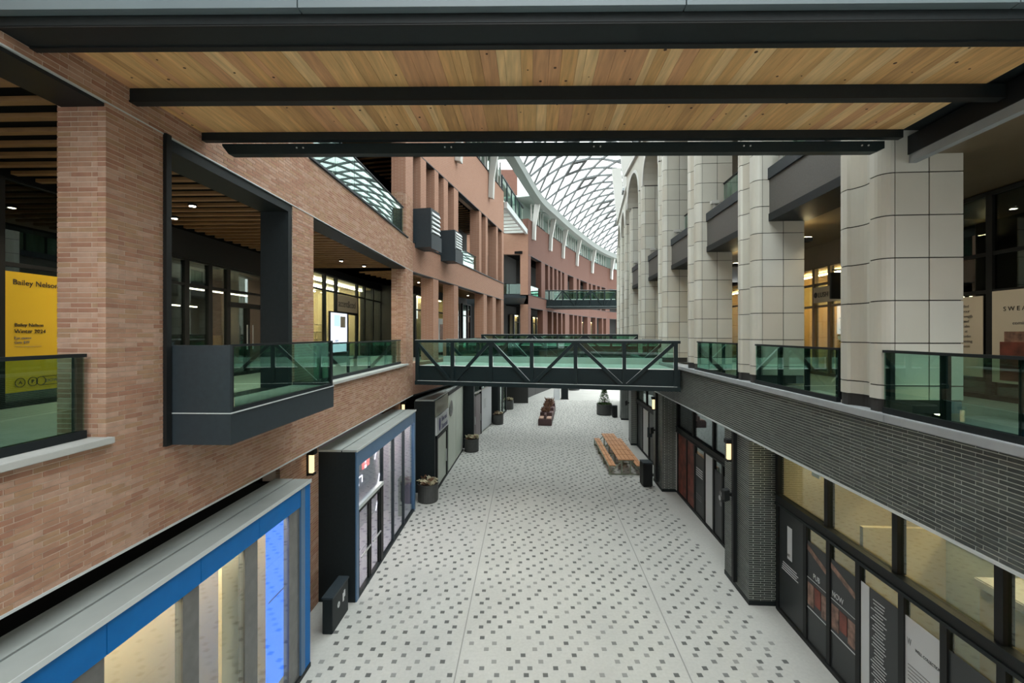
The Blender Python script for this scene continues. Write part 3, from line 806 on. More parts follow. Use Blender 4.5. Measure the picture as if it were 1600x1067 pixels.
# dark brick pillars at street level
PIL = [(FR, 11.75), (FR, 20.2), (FR2, 28.65), (FR2, 37.1)]
PN = ['first in the row', 'beside the standing bin', 'past the picnic table', 'beside the conifer planter']
for i, (F, s) in enumerate(PIL):
    root = thing('brick_pillar', 'dark grey brick pillar carrying the band, %s' % PN[i], 'pillar', F.p(s + 0.8, -0.5, 0), 'dark brick pillars')
    if F is FR:
        bx('mortar_bed', M_dmortar, F, s + 0.005, s + 1.55, -0.945, -0.105, 0, ZB - 0.03, root)
        lst = []
        brick_face(lst, F, 's', s, s + 1.55, -0.10, 0, ZB - 0.03, 0.28, 0.0575, gap=0.012)
        brick_face(lst, F, 't', -0.95, -0.203, s, 0, ZB - 0.03, 0.28, 0.0575, gap=0.012)
        lay_bricks(lst, root, DB, 20 + i, most=300 if i == 0 else 120)
        bx('downpipe', M_black, F, s + 0.72, s + 0.84, -0.11, 0.0, 0.2, ZB - 0.03, root)  # black strip standing in for the dark vertical recess in the pillar face
        bx('skirting', M_metal, F, s - 0.01, s + 1.56, -0.95, -0.09, 0, 0.12, root)
    else:
        bx('shaft', M_dbrick_far, F, s, s + 1.55, -0.95, -0.10, 0, ZB - 0.03, root)
        bx('skirting', M_metal, F, s - 0.01, s + 1.56, -0.95, -0.09, 0, 0.12, root)

# ================================================================== glass roof over the street
LPTS = [(-4.1, 2), (-3.5, 19.8), (0.2, 36.2), (2.6, 46.0), (4.8, 52.0), (8.6, 61.5), (13.3, 72.0), (18.0, 80.2), (24.3, 87.4), (33.5, 93.7)]
RPTS = [(8.4, 1.5), (9.2, 16), (11.0, 28), (12.6, 35), (14.8, 41), (18.6, 49), (24, 57), (30, 64), (37, 70), (45, 76)]
def catmull(P, x):
    n = len(P) - 1
    i = min(int(x), n - 1); f = x - i
    p0, p1, p2, p3 = (P[max(i - 1, 0)], P[i], P[i + 1], P[min(i + 2, n)])
    return tuple(0.5 * (2 * b + (c - a) * f + (2 * a - 5 * b + 4 * c - d) * f * f + (3 * b - a - 3 * c + d) * f ** 3) for a, b, c, d in zip(p0, p1, p2, p3))
# walk the left edge at even spacing
_par = [i * 9 / 400 for i in range(401)]
_pos = [Vector(catmull(LPTS, u)) for u in _par]
_cum = [0.0]
for i in range(400): _cum.append(_cum[-1] + (_pos[i + 1] - _pos[i]).length)
def at_len(d):
    for i in range(400):
        if _cum[i + 1] >= d:
            return _par[i] + (_par[i + 1] - _par[i]) * (d - _cum[i]) / max(_cum[i + 1] - _cum[i], 1e-6)
    return 9.0
NV = 10
HALF = 1.25
NU = int(_cum[-1] / HALF)
def roof_pt(i, j):
    u = at_len(i * HALF)
    l = Vector(catmull(LPTS, u)); r = Vector(catmull(RPTS, u))
    v = j / NV
    q = l + (r - l) * v
    z = 21.45 + (20.6 - 21.45) * v + 3.4 * (1 - (2 * v - 1) ** 2)
    return Vector((q.x, q.y, z))
_rp = {(i, j): roof_pt(i, j) for i in range(NU + 1) for j in range(NV + 1)}
roof = thing('glass_roof', 'curved glass roof of white diamond panes over the street', 'roof', (3, 40, 21))
lat = MB(); dia = []
for i in range(NU + 1):
    for j in range(NV + 1):
        if (i + j) % 2: continue
        for dj in (1, -1):
            if i + 1 <= NU and 0 <= j + dj <= NV:
                lat.bar(_rp[i, j], _rp[i + 1, j + dj], 0.14, 0.2)
        if i + 2 <= NU and 1 <= j + 1 <= NV:
            pass
for i in range(NU - 1):
    for j in range(1, NV):
        if (i + j) % 2 == 0:
            dia.append((i, j))
lat.build('lattice', M_grid, roof, kind='stuff', recalc=False)
def dia_pts(q, k=0.93, dz=0.03):
    i, j = q
    p = [_rp[i, j], _rp[i + 1, j + 1], _rp[i + 2, j], _rp[i + 1, j - 1]]
    c = sum(p, Vector()) / 4
    return [c + (x - c) * k + Vector((0, 0, dz)) for x in p], c
big = largest(dia, lambda q: dia_pts(q)[1])
rest = MB()
for n, q in enumerate(dia):
    p, c = dia_pts(q, 0.99)
    b = MB() if n in big else rest
    b.add([x for x in p] + [x + Vector((0, 0, 0.03)) for x in p], [(3, 2, 1, 0), (4, 5, 6, 7), (0, 1, 5, 4), (1, 2, 6, 5), (2, 3, 7, 6), (3, 0, 4, 7)])
    if n in big: b.build('pane', G_roof, roof, recalc=False)
rest.build('pane', G_roof, roof, kind='stuff', recalc=False)
# opening vents: heavier frames around some panes in two rows
for q in dia:
    i, j = q
    if (j == 3 and i % 4 == 1 and i % 16 < 12 and 16 < i < 66) or (j == 7 and i % 4 == 1 and i % 20 < 16 and 10 < i < 60):
        p, c = dia_pts(q, 0.86, -0.10); p2, _ = dia_pts(q, 0.66, -0.10)
        b = MB()
        b.add(p + p2 + [x + Vector((0, 0, 0.12)) for x in p + p2],
              [(0, 1, 5, 4), (1, 2, 6, 5), (2, 3, 7, 6), (3, 0, 4, 7), (8, 12, 13, 9), (9, 13, 14, 10), (10, 14, 15, 11), (11, 15, 12, 8),
               (0, 8, 9, 1), (1, 9, 10, 2), (2, 10, 11, 3), (3, 11, 8, 0), (4, 5, 13, 12), (5, 6, 14, 13), (6, 7, 15, 14), (7, 4, 12, 15)])
        b.build('vent_frame', M_gridthick, roof)
def edge_beam(pts, w, z0, z1, dirn, name):
    b = MB()
    for k, (p, n) in enumerate(pts):
        a = p - n * w / 2; c = p + n * w / 2
        b.v += [Vector((a.x, a.y, z0)), Vector((c.x, c.y, z0)), Vector((c.x, c.y, z1)), Vector((a.x, a.y, z1))]
        if k:
            o = 4 * k
            b.f += [(o - 4 + x, o - 4 + (x + 1) % 4, o + (x + 1) % 4, o + x) for x in range(4)]; b.m += [0] * 4
    b.f += [(0, 1, 2, 3), tuple(4 * (len(pts) - 1) + x for x in (3, 2, 1, 0))]; b.m += [0, 0]
    return b.build(name, M_edgebeam, roof)
for P, side in ((LPTS, 1), (RPTS, -1)):
    pts = []
    for i in range(0, 91):
        u = i / 10
        c = Vector(catmull(P, u)); d = (Vector(catmull(P, min(u + 0.05, 9))) - Vector(catmull(P, max(u - 0.05, 0)))).normalized()
        pts.append((c, Vector((d.y, -d.x))))
    edge_beam(pts, 0.75, 20.75 if side == 1 else 20.2, 21.55 if side == 1 else 20.75, 1, 'edge_beam')

# raking white struts between the brickwork and the roof edge
def strut(F, s, foot, label, grp='white roof struts'):
    root = thing('roof_strut', label, 'strut', F.p(s, 0.2, foot), grp)
    MB().sprism(F, [(0.0, foot + 0.1), (0.34, foot), (0.40, foot + 1.5), (0.05, foot + 1.7)], s - 0.2, s + 0.2).build('foot_block', M_white, root, bevel=0.02)
    MB().sprism(F, [(0.05, foot + 1.7), (0.40, foot + 1.5), (0.85, 20.8), (0.25, 20.8)], s - 0.13, s + 0.13).build('raking_arm', M_white, root)
sl = [(FB, 25.2, 16.7, 'second on the bend'), (FB, 31.9, 16.7, 'third on the bend'), (FB, 20.0, 16.7, 'first on the bend')] + \
     [(F, s, 17.0, '%s on the curving building' % ORD[i]) for i, (F, s) in enumerate(STR)]
for F, s, ft, w in sl:
    strut(F, s, ft, 'white tapering roof strut clasping the brickwork, %s' % w)
for n, (F, s) in enumerate(((FR, 15.9), (FR, 24.3), (FR2, 32.7), (FR2, 41.1))):
    root = thing('roof_post', 'broad white post rising from the cream parapet to the roof, %s' % ORD[n], 'post', F.p(s, -0.4, 17.5), 'white roof posts')
    MB().sprism(F, [(-0.75, 17.4), (0.05, 17.4), (0.05, 18.0), (0.45, 22.2), (-0.35, 22.2), (-0.75, 18.0)], s - 0.3, s + 0.3).build('shaft', M_white, root)
    bx('foot_block', M_coping, F, s - 0.5, s + 0.5, -0.9, 0.15, 17.42, 17.62, root)

# ================================================================== overhead bridge with timber soffit
ob_ = thing('overhead_bridge', 'timber-lined soffit of the bridge crossing overhead on dark steel beams', 'bridge', (0.8, 5.6, 10.0))
CU, CV = (1, -0.010), (0.045, 1)
CA = Axis((0, 0), CU, CV)
ZS = 10.2
WOODA = (-5.08, 5.62)
def planks(b0, b1, seed):
    rr = random.Random(seed)
    cache = {}
    a = WOODA[0]
    while a < WOODA[1]:
        w = rr.choice((0.09, 0.14, 0.14, 0.18, 0.18))
        w = min(w, WOODA[1] - a)
        if w < 0.02: break
        k = rr.choices(range(5), weights=(4, 3, 3, 2, 4))[0]
        key = (round(w, 3), k)
        c = CA.p(a + w / 2, 0, 0)
        if key not in cache:
            ob = bx('plank', WD[k], CA, a + 0.0015, a + w - 0.0015, b0, b1, ZS + rr.uniform(0, 0.003), ZS + 0.03, ob_)
            cache[key] = (ob.data, _WLOC[ob.name] - c)
        else:
            me, off = cache[key]
            ob = place('plank', me, c + off, ob_)
        if rr.random() < 0.5:
            kb = rr.uniform(b0 + 0.1, b1 - 0.1); r = rr.uniform(0.008, 0.02)
            q = CA.p(a + w / 2 + rr.uniform(-0.02, 0.02), kb, ZS - 0.001)
            MB().tube(q, q + Vector((0, 0, 0.008)), r, r, 8).build('knot', M_knot, ob)
        a += w
planks(4.50, 5.62, 1)
planks(5.74, 6.88, 2)
bx('edge_girder', M_metal, CA, WOODA[0], WOODA[1] + 1.6, 4.20, 4.50, 9.99, 10.20, ob_)
bx('girder_flange', M_black, CA, WOODA[0], WOODA[1] + 1.6, 4.46, 4.53, 9.975, 9.99, ob_)
bx('girder_flange', M_black, CA, WOODA[0], WOODA[1] + 1.6, 4.17, 4.20, 9.985, 10.0, ob_)
bx('upper_girder', M_metal, CA, WOODA[0], WOODA[1] + 1.6, 4.165, 4.2, 10.0, 10.085, ob_)
e = -5.05
for wdt in (2.9, 3.55, 3.0, 2.6):
    bx('fascia_panel', M_fascia, CA, e + 0.006, min(e + wdt, 7.1) - 0.006, 4.08, 4.165, 10.09, 11.4, ob_)
    e += wdt
bx('cross_beam', M_metal, CA, WOODA[0], WOODA[1] + 1.6, 5.60, 5.70, 10.045, 10.20, ob_)
bx('beam_flange', M_black, CA, WOODA[0], WOODA[1] + 1.6, 5.59, 5.71, 10.025, 10.045, ob_)
bx('far_beam', M_metal, CA, WOODA[0], WOODA[1], 6.84, 6.94, 10.08, 10.22, ob_)
# long tie tube under the far edge with tapered ends
MB().vprism(CA, [(-4.82, 10.03), (-4.72, 9.90), (5.28, 9.90), (5.40, 9.95), (5.40, 10.06), (-4.82, 10.06)], 6.92, 7.06).build('tie_bar', M_bridge, ob_)
for a in (-3.6, -1.3, 1.0, 3.3, 5.1):
    for d in (-0.05, 0.05):
        q = CA.p(a + d, 6.92, 9.99)
        MB().tube(q, q - Vector((0, 0.015, 0)), 0.012, 0.012, 8).build('bolt', M_edge, ob_)
bx('deck_slab', M_metal, CA, WOODA[0], WOODA[1] + 1.2, 4.2, 6.95, 10.235, 10.9, ob_)
# light angle along the right edge and the bearing bracket on the column
MB().box(FR, 3.2, 7.06, -0.53, -0.42, 9.78, 9.91).build('edge_angle', M_coping, ob_)
bx('side_soffit', M_soffit, FR, 3.2, 7.06, -1.31, -0.5, 9.92, 9.99, ob_)
MB().box(FR, 3.2, 7.06, -0.44, -0.40, 9.91, 10.2).build('edge_web', M_black, ob_)

# ================================================================== truss bridges
def truss_bridge(name, A, B, label, fr, zrail, zbot, zdeck, width, group=None, flip=True, far=True, curb=True, glass=None):
    F, L = span(A, B)
    root = thing(name, label, 'bridge', (Vector((*A, 0)) + Vector((*B, 0))) / 2 + Vector((0, 0, zbot)), group)
    xs = [f * L for f in fr]
    for b0 in ((0.0, width) if far else (0.0,)):
        bx('top_chord', M_bridge, F, 0, L, b0 - 0.07, b0 + 0.07, zrail - 0.12, zrail - 0.015, root)
        bx('handrail', M_edge, F, 0, L, b0 - 0.075, b0 + 0.075, zrail - 0.015, zrail, root)
        bx('bottom_chord', M_bridge, F, 0, L, b0 - 0.09, b0 + 0.09, zbot, zbot + 0.17, root)
        bx('chord_edge', M_edge, F, 0.12, L - 0.12, b0 - 0.095, b0 - 0.02, zbot + 0.17, zbot + 0.185, root)
        for i, x in enumerate(xs):
            x = min(max(x, 0.08), L - 0.08)
            bx('upright', M_bridge, F, x - 0.07, x + 0.07, b0 - 0.06, b0 + 0.06, zbot + 0.1, zrail - 0.05, root)
        for i in range(len(xs) - 1):
            down = (i % 2 == 0) == flip
            p = F.p(xs[i] + 0.06, b0, zrail - 0.12 if down else zbot + 0.16); q = F.p(xs[i + 1] - 0.06, b0, zbot + 0.16 if down else zrail - 0.12)
            MB().bar(p, q, 0.10, 0.13).build('diagonal', M_bridge, root)
            up = Vector((0, 0, 0.085))
            MB().bar(p + up, q + up, 0.09, 0.012).build('diagonal_edge', M_edge, root)
        for i in range(len(xs) - 1):
            bx('pane', glass or G_rail, F, xs[i] + 0.08, xs[i + 1] - 0.08, b0 + 0.10, b0 + 0.115, zdeck + 0.05, zrail - 0.10, root)
        bx('plate_girder', M_bridge, F, 0, L, b0 + 0.05 if b0 == 0 else b0 - 0.1, b0 + 0.1 if b0 == 0 else b0 - 0.05, zbot + 0.1, zdeck + 0.02, root)
    bx('deck', M_deck, F, 0, L, 0.1, width - 0.1, zdeck - 0.12, zdeck, root)
    if curb:
        bx('curb', M_deck, F, 0, L, width - 0.45, width - 0.12, zdeck, zdeck + 0.28, root)
    bx('soffit', M_bridge, F, 0, L, 0.1, width - 0.1, zbot + 0.05, zbot + 0.15, root)
    return root
truss_bridge('truss_bridge', (-4.16, 19.35), (6.35, 16.9), 'teal-grey truss footbridge with glass sides crossing the street at gallery level',
             (0, 0.156, 0.312, 0.472, 0.636, 0.81, 0.985), 6.86, 4.93, 5.72, 3.6)
truss_bridge('truss_bridge', (-2.0, 29.2), (7.75, 27.2), 'second truss footbridge glimpsed behind the first one',
             (0, 0.17, 0.33, 0.5, 0.67, 0.83, 1), 7.1, 5.55, 6.35, 3.0)
truss_bridge('truss_bridge', (2.75, 52.6), (12.4, 52.0), 'small high truss footbridge joining the curving brick building to the columns',
             (0, 0.165, 0.33, 0.5, 0.665, 0.83, 1), 12.25, 10.15, 11.1, 3.0)
for (x, y, w, lab, h) in ((-2.72, 28.3, 0.66, 'dark steel pillar by the striped shop panel under the second footbridge', 5.1), (-1.38, 36.2, 0.6, 'dark steel pillar behind the dark planter', 5.4), (5.75, 49.0, 0.7, 'slim dark pillar standing in the open street', 5.4)):
    root = thing('steel_pillar', lab, 'pillar', (x, y, 0))
    bx('shaft', M_metal, W, x - w / 2, x + w / 2, y - w / 2, y + w / 2, 0.06, h, root, bevel=0.02)
    bx('base_plate', M_black, W, x - w / 2 - 0.05, x + w / 2 + 0.05, y - w / 2 - 0.05, y + w / 2 + 0.05, 0, 0.06, root)

# ================================================================== gallery things on the brick side
# steel portal lining the opening behind the balcony
pt = thing('steel_portal', 'charcoal steel frame lining the tall opening behind the metal balcony', 'frame', FL.p(7.9, -0.3, 5.85))
bx('jamb', M_black, FL, 6.17, 6.26, -0.62, 0.05, 5.55, ZL, pt)
bx('jamb_plate', M_metal2, FL, 6.26, 6.31, -0.62, -0.04, 5.85, ZL, pt)
bx('jamb', M_metal, FL, 9.46, 9.6, -0.62, -0.02, 5.85, ZL, pt)
bx('lintel', M_metal, FL, 6.26, 9.5, -0.62, -0.02, 9.69, ZL, pt)
bx('threshold', M_metal, FL, 6.26, 9.5, -0.62, 0.02, 5.8, 5.97, pt)

# projecting metal balcony
bal = thing('metal_balcony', 'slate steel box balcony with glass front projecting from the brick wall', 'balcony', FL.p(7.9, 0.45, 5.55))
bx('tray', M_metal2, FL, 6.28, 9.62, 0.02, 0.88, 5.55, 5.985, bal)
bx('tray_edge', M_edge, FL, 6.27, 9.63, 0.02, 0.895, 5.985, 6.0, bal)
bx('side_panel', M_metal2, FL, 6.28, 6.33, 0.02, 0.87, 6.0, 6.945, bal)
bx('side_panel', M_metal, FL, 9.56, 9.6, 0.02, 0.84, 6.0, 6.0 + 0.08, bal)
bx('pane', G_rail, FL, 6.36, 9.53, 0.835, 0.85, 6.06, 6.92, bal)
bx('pane', G_rail, FL, 9.57, 9.585, 0.05, 0.80, 6.08, 6.92, bal)
bx('corner_post', M_metal, FL, 6.33, 6.36, 0.81, 0.87, 6.0, 6.95, bal)
bx('corner_post', M_metal, FL, 9.53, 9.60, 0.80, 0.87, 6.0, 6.96, bal)
bx('handrail', M_metal, FL, 6.33, 9.6, 0.82, 0.87, 6.925, 6.955, bal)
bx('base_shoe', M_metal, FL, 6.36, 9.53, 0.81, 0.87, 6.0, 6.06, bal)
bx('decking', M_walk, FL, 6.33, 9.56, 0.02, 0.80, 5.99, 6.02, bal)

glass_rail(FL, -1.0, 5.27, -0.20, 5.88, 6.87, 'glass railing on the sill before the yellow poster', 2.2, name='glass_railing')
glass_rail(FL, 9.68, 18.52, -0.20, 5.88, 6.87, 'long glass railing between the metal balcony and the truss bridge', 1.75)
glass_rail(FL, 10.6, 18.5, -0.08, 11.2, 12.35, 'upper glass railing mirroring the glass roof', 1.3)
glass_rail(FB, 25.7, 29.5, -0.2, 11.2, 12.2, 'upper glass railing beside the louvred bay boxes', 1.2)
glass_rail(FB, 25.7, 30.5, -0.2, 5.83, 6.85, 'glass railing in the wide opening past the truss bridge', 1.2)
glass_rail(FC[0], 47.0, 50.5, -0.2, 11.2, 12.25, 'upper glass railing at the corner of the curving building', 1.2)

# louvred bay boxes on the upper floor
for i, (s0, z0, z1) in enumerate(((20.0, 10.96, 12.70), (23.0, 10.85, 12.42))):
    bb = thing('bay_box', 'slate metal bay box with pale louvres on the upper brickwork, %s' % ('the one by the bend', 'the smaller one beyond')[i], 'bay', FB.p(s0 + 0.5, 0.35, z0), 'louvred bay boxes')
    bx('casing', M_metal2, FB, s0, s0 + 1.0, -0.1, 0.76, z0, z1, bb)
    bx('front_frame', M_metal2, FB, s0 - 0.01, s0 + 1.15, 0.76, 0.80, z0 - 0.06, z0 + 0.6, bb)
    n = 5 if i == 0 else 6
    for k in range(n):
        zz = z0 + 0.66 + k * (z1 - z0 - 0.75) / n
        MB().sprism(FB, [(0.76, zz), (0.84, zz + 0.02), (0.78, zz + 0.14), (0.76, zz + 0.14)], s0 + 0.1, s0 + 0.95).build('louvre', M_edge, bb)

# downlights in the gallery ceilings
def downlight(F, s, t, z, label, grp, watts=0):
    q = F.p(s, t, z)
    d = thing('downlight', label, 'light', q, grp)
    MB().tube(q + Vector((0, 0, 0.0)), q + Vector((0, 0, 0.05)), 0.085, 0.085, 12).build('trim_ring', M_black, d)
    MB().tube(q - Vector((0, 0, 0.006)), q + Vector((0, 0, 0.004)), 0.06, 0.06, 12).build('lens', E_spot, d)
    if watts:
        ld = bpy.data.lights.new('downlight_beam', 'SPOT')
        ld.energy = watts; ld.color = (1.0, 0.84, 0.62); ld.spot_size = 2.0; ld.spot_blend = 0.6; ld.shadow_soft_size = 0.06
        lo = place('downlight_beam', ld, q - Vector((0, 0, 0.03)), d)
for i, (s, t) in enumerate(((8.3, -2.9), (9.6, -2.2), (10.6, -3.4), (12.1, -1.7), (12.9, -2.6), (16.9, -2.0), (18.2, -1.6))):
    downlight(FL, s, t, 9.86, 'round downlight under the oak gallery slats, %s along from the yellow poster' % ORD[i], 'gallery downlights', 55)
for i, (s, t) in enumerate(((15.4, -1.2), (16.6, -2.0), (17.9, -0.9), (18.1, -2.4))):
    downlight(FL, s, t, 15.08, 'small round downlight high in the upper brick gallery, %s along' % ORD[i], 'upper gallery downlights')
for i, s in enumerate((21.0, 23.8, 27.5, 29.4, 32.0)):
    downlight(FB, s, -1.6, 9.88, 'small round downlight in the gallery past the truss bridge, %s along' % ORD[i], 'bend downlights')
for i, s in enumerate((28.4, 29.3)):
    downlight(FB, s, -1.9, 15.05, 'small round downlight over the louvred bay boxes, %s along' % ORD[i], 'bend upper downlights')

# ---- gallery shops
def ring(F, s, t, z, r, w, m, parent, name='emblem'):
    n = 20; b = MB(); vs = []
    for rr_ in (r, r - w):
        for tt in (t, t + 0.004):
            vs += [F.p(s + rr_ * math.cos(6.28319 * i / n), tt, z + rr_ * math.sin(6.28319 * i / n)) for i in range(n)]
    fs = []
    for i in range(n):
        j = (i + 1) % n
        fs += [(i, j, n + j, n + i), (2 * n + i, 3 * n + i, 3 * n + j, 2 * n + j), (n + i, n + j, 3 * n + j, 3 * n + i), (i, 2 * n + i, 2 * n + j, j)]
    return b.add(vs, fs).build(name, m, parent)
s1_ = shopfront('gallery_shopfront', 'dark glazed shopfront with big mustard yellow poster', FL, [3.0, 5.6, 7.72, 9.75, 10.9], -4.2, Z2, 9.9, [8.35], wall=M_darkstore, glass=G_dim, depth=3.0)
po = bx('poster', M_yellow, FL, 7.76, 9.72, -4.19, -4.175, 6.05, 8.22, s1_, label='mustard yellow poster with dark lettering')
T_ = -4.168
lettering('Bailey Nelson', 0.142, FL, 7.87, T_, 7.99, M_ink, po)
lettering('Bailey Nelson', 0.088, FL, 7.90, T_, 7.24, M_ink, po)
lettering('Winter 2024', 0.10, FL, 7.90, T_, 7.12, M_ink, po)
lettering('Eye exams', 0.065, FL, 7.90, T_, 7.01, M_inkgrey, po)
lettering('Gets $99', 0.065, FL, 7.90, T_, 6.93, M_inkgrey, po)
bx('rule_line', M_inkgrey, FL, 7.9, 8.35, T_, T_ + 0.003, 6.87, 6.875, po)
ring(FL, 7.99, T_, 6.22, 0.085, 0.010, M_ink, po); ring(FL, 8.20, T_, 6.22, 0.085, 0.010, M_ink, po)
lettering('A', 0.09, FL, 7.965, T_, 6.19, M_ink, po); lettering('P', 0.09, FL, 8.175, T_, 6.19, M_ink, po)
for z in (6.14, 6.30): bx('rule_line', M_ink, FL, 8.34, 9.4, T_, T_ + 0.003, z - 0.005, z + 0.005, po)
ring(FL, 8.34, T_, 6.22, 0.085, 0.010, M_ink, po)
lettering('DOWNTOWN TORONTO', 0.085, FL, 8.42, T_, 6.19, M_inkgrey, po)
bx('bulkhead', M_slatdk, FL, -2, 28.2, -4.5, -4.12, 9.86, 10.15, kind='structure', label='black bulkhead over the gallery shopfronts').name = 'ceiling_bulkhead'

s2_ = shopfront('gallery_shopfront', 'dim shopfront with double doors and thin light lines behind the balcony', FL, [11.1, 12.0, 12.9, 13.7, 15.6, 17.2], -4.2, Z2, 9.15, [8.45], wall=M_darkstore, glass=G_store, light=None, depth=4.2, mull=0.16)
bx('fascia_board', M_black, FL, 10.9, 17.4, -4.4, -4.1, 9.15, 9.86, s2_)
dr = bx('door', M_black, FL, 14.58, 14.72, -4.26, -4.15, Z2, 8.0, s2_)
for a in (14.5, 14.8):
    MB().tube(FL.p(a, -4.10, 6.6), FL.p(a, -4.10, 7.4), 0.018).build('handle', M_chrome, dr)
bx('door_head', M_black, FL, 13.7, 15.6, -4.27, -4.15, 7.95, 8.1, s2_)
for (a, b, t, z) in ((11.6, 13.3, -6.4, 8.55), (13.8, 16.8, -5.6, 8.52), (13.9, 16.6, -7.4, 8.1)):
    bx('light_line', E_line, FL, a, b, t, t + 0.05, z, z + 0.04, s2_)
bx('light_line', E_line, FL, 12.25, 12.29, -5.4, -5.36, 6.2, 8.2, s2_)
for a, m in ((12.3, 0), (13.1, 2), (14.2, 3), (16.2, 2)):
    r_ = thing('display_stand', 'low display stand in the dim shop, %s' % {12.3: 'by the upright light line', 13.1: 'second along', 14.2: 'behind the doors', 16.2: 'last along'}[a], 'stand', FL.p(a, -6.2, Z2), 'display stands in the dim shop')
    bx('plinth', M_archin, FL, a - 0.3, a + 0.3, -6.5, -5.9, Z2, 6.7, r_)
    bx('box', M_goods[m], FL, a - 0.15, a + 0.15, -6.35, -6.05, 6.7, 7.05, r_)

s3_ = shopfront('gallery_shopfront', 'bright cream shopfront with lettered sign over its door', FL, [17.5, 18.9, 20.35, 21.6, 24.3, 25.4, 26.8, 28.2], -4.2, Z2, 9.86, [9.12], wall=M_cream, light=E_white, nlight=3, depth=5.0, mull=0.18)
sg = bx('sign_board', M_signboard, FL, 21.65, 24.2, -4.2, -4.16, 8.22, 9.05, s3_, label='beige sign board with dark letters')
lettering('accent&cool', 0.50, FL, 21.75, -4.155, 8.46, M_ink, sg, sx=0.88)
for a in (21.72, 22.9, 24.15):
    bx('door_frame', M_black, FL, a - 0.05, a + 0.05, -4.24, -4.14, Z2, 8.2, s3_)
bx('door_head', M_black, FL, 21.65, 24.2, -4.24, -4.14, 8.1, 8.22, s3_)
for k in range(4):
    bx('shelf', M_archin, FL, 24.4, 28.0, -8.0, -7.6, 6.3 + k * 0.45, 6.34 + k * 0.45, s3_)
ks = thing('display_kiosk', 'glowing white digital advertising screen standing in the gallery', 'screen', FL.p(20.0, -3.4, Z2))
bx('casing', M_black, FL, 19.1, 20.95, -3.48, -3.40, Z2, 8.1, ks, bevel=0.01)
sc_ = bx('screen', E_screen, FL, 19.16, 20.9, -3.399, -3.393, 6.3, 8.04, ks)
bx('picture_block', E_screenb, FL, 19.5, 20.1, -3.392, -3.389, 7.45, 7.95, sc_)
bx('picture_block', M_archin, FL, 20.15, 20.7, -3.392, -3.389, 7.4, 7.9, sc_)
lettering('NEW', 0.14, FL, 19.6, -3.389, 6.75, M_ink, sc_)

# shops behind the gallery past the bend, and the far galleries: lit panes
for i, (a, b) in enumerate(((25.9, 30.5), (31.5, 32.9), (33.9, 35.4))):
    shopfront('gallery_shopfront', 'lit shopfront in the gallery past the truss bridge, %s' % ORD[i], FB, [a - 0.8, (a + b) / 2 - 0.4, b - 0.4], -2.4, Z2, 9.4, [8.5], wall=M_beige if i in (0, 2) else M_darkstore, light=E_warm if i in (0, 1) else None, nlight=1, depth=0.62, mull=0.14)
mb_ = thing('poster_board', 'white photo poster board seen over the footbridge railing', 'poster', FB.p(28.2, -1.6, Z2))
bx('board', M_paper, FB, 26.6, 29.9, -1.7, -1.62, 6.0, 8.05, mb_, bevel=0.02)
for a, m in ((26.8, M_photo), (28.4, M_inkgrey), (29.2, M_ink)):
    bx('photo', m, FB, a, a + 0.6, -1.62, -1.612, 6.6, 7.7, mb_)
for i, F in enumerate(FC[:4]):
    a, b = CP[i][1] + 0.9, CP[i + 1][1] - 0.4
    n = max(3, int((b - a) / 1.3))
    shopfront('gallery_shopfront', 'warm lit shopfront in the curving building, %s' % _pl[i], F, [a + (b - a) * k / n for k in range(n + 1)], -1.9, Z2, 9.2, [8.4], wall=M_beige, light=E_amber, nlight=1, depth=0.5, mull=0.3)

# ================================================================== street-level shops on the brick side
def roof_sheets(root, F, s0, s1, tb, tf, z, seam=None):
    seam = seam if seam is not None else (tb + tf) / 2 + 0.1
    bx('roof_sheet', M_roofmetal, F, s0, s1, tb, seam - 0.015, z - 0.05, z + 0.004, root)
    bx('roof_sheet', M_roofmetal, F, s0, s1, seam + 0.015, tf + 0.02, z - 0.05, z, root)
    bx('roof_gutter', M_black, F, s0, s1, seam - 0.015, seam + 0.015, z - 0.05, z - 0.02, root)
    bx('roof_edge', M_edge, F, s0, s1, tf + 0.02, tf + 0.035, z - 0.06, z + 0.006, root)

b1 = thing('blue_shopfront', 'cobalt blue framed shopfront with grey metal roof in front of the brick wall', 'shopfront', FL.p(6, 0.1, 0))
TF = 0.38
roof_sheets(b1, FL, -2.0, 9.60, -0.37, TF, 4.0, 0.02)
bx('roof_back', M_slatdk, FL, -2.0, 9.6, -1.1, -0.37, 3.91, 3.94, b1)  # black lid added below roof level so the void behind looks dark
hd = [-2.0, 2.5, 4.95, 6.38, 7.77, 9.2]
for a, b in zip(hd, hd[1:]):
    bx('header_panel', M_blue, FL, a + 0.006, b - 0.006, TF - 0.14, TF, 3.56, 3.94, b1)
bx('corner_post', M_blue2, FL, 9.2, 9.36, TF - 0.16, TF + 0.01, 0, 3.94, b1)
bx('corner_post', M_blue, FL, 9.38, 9.6, TF - 0.5, TF + 0.0, 0, 3.94, b1)
bx('base_rail', M_black, FL, -2.0, 9.6, TF - 0.1, TF + 0.015, 0, 0.09, b1)
bx('side_wall', M_metal, FL, 9.5, 9.6, -1.0, TF - 0.5, 0, 3.94, b1)
fin = [(4.55, 4.95), (6.08, 6.38), (7.42, 7.77), (8.80, 9.2)]
for a, b in fin:
    bx('fin', M_finstone, FL, a, b, TF - 0.14, TF - 0.03, 0.05, 3.56, b1)
ed = [2.5, 4.55, 4.95, 6.08, 6.38, 7.42, 7.77, 8.80]
for a, b in ((2.5, 4.55), (4.95, 6.08), (6.38, 7.42), (7.77, 8.80)):
    bx('pane', G_clear, FL, a + 0.01, b - 0.01, TF - 0.06, TF - 0.045, 0.09, 3.56, b1)
room(FL, 2.4, 9.45, TF - 0.15, -1.05, 0.02, 3.9, M_beige, b1)
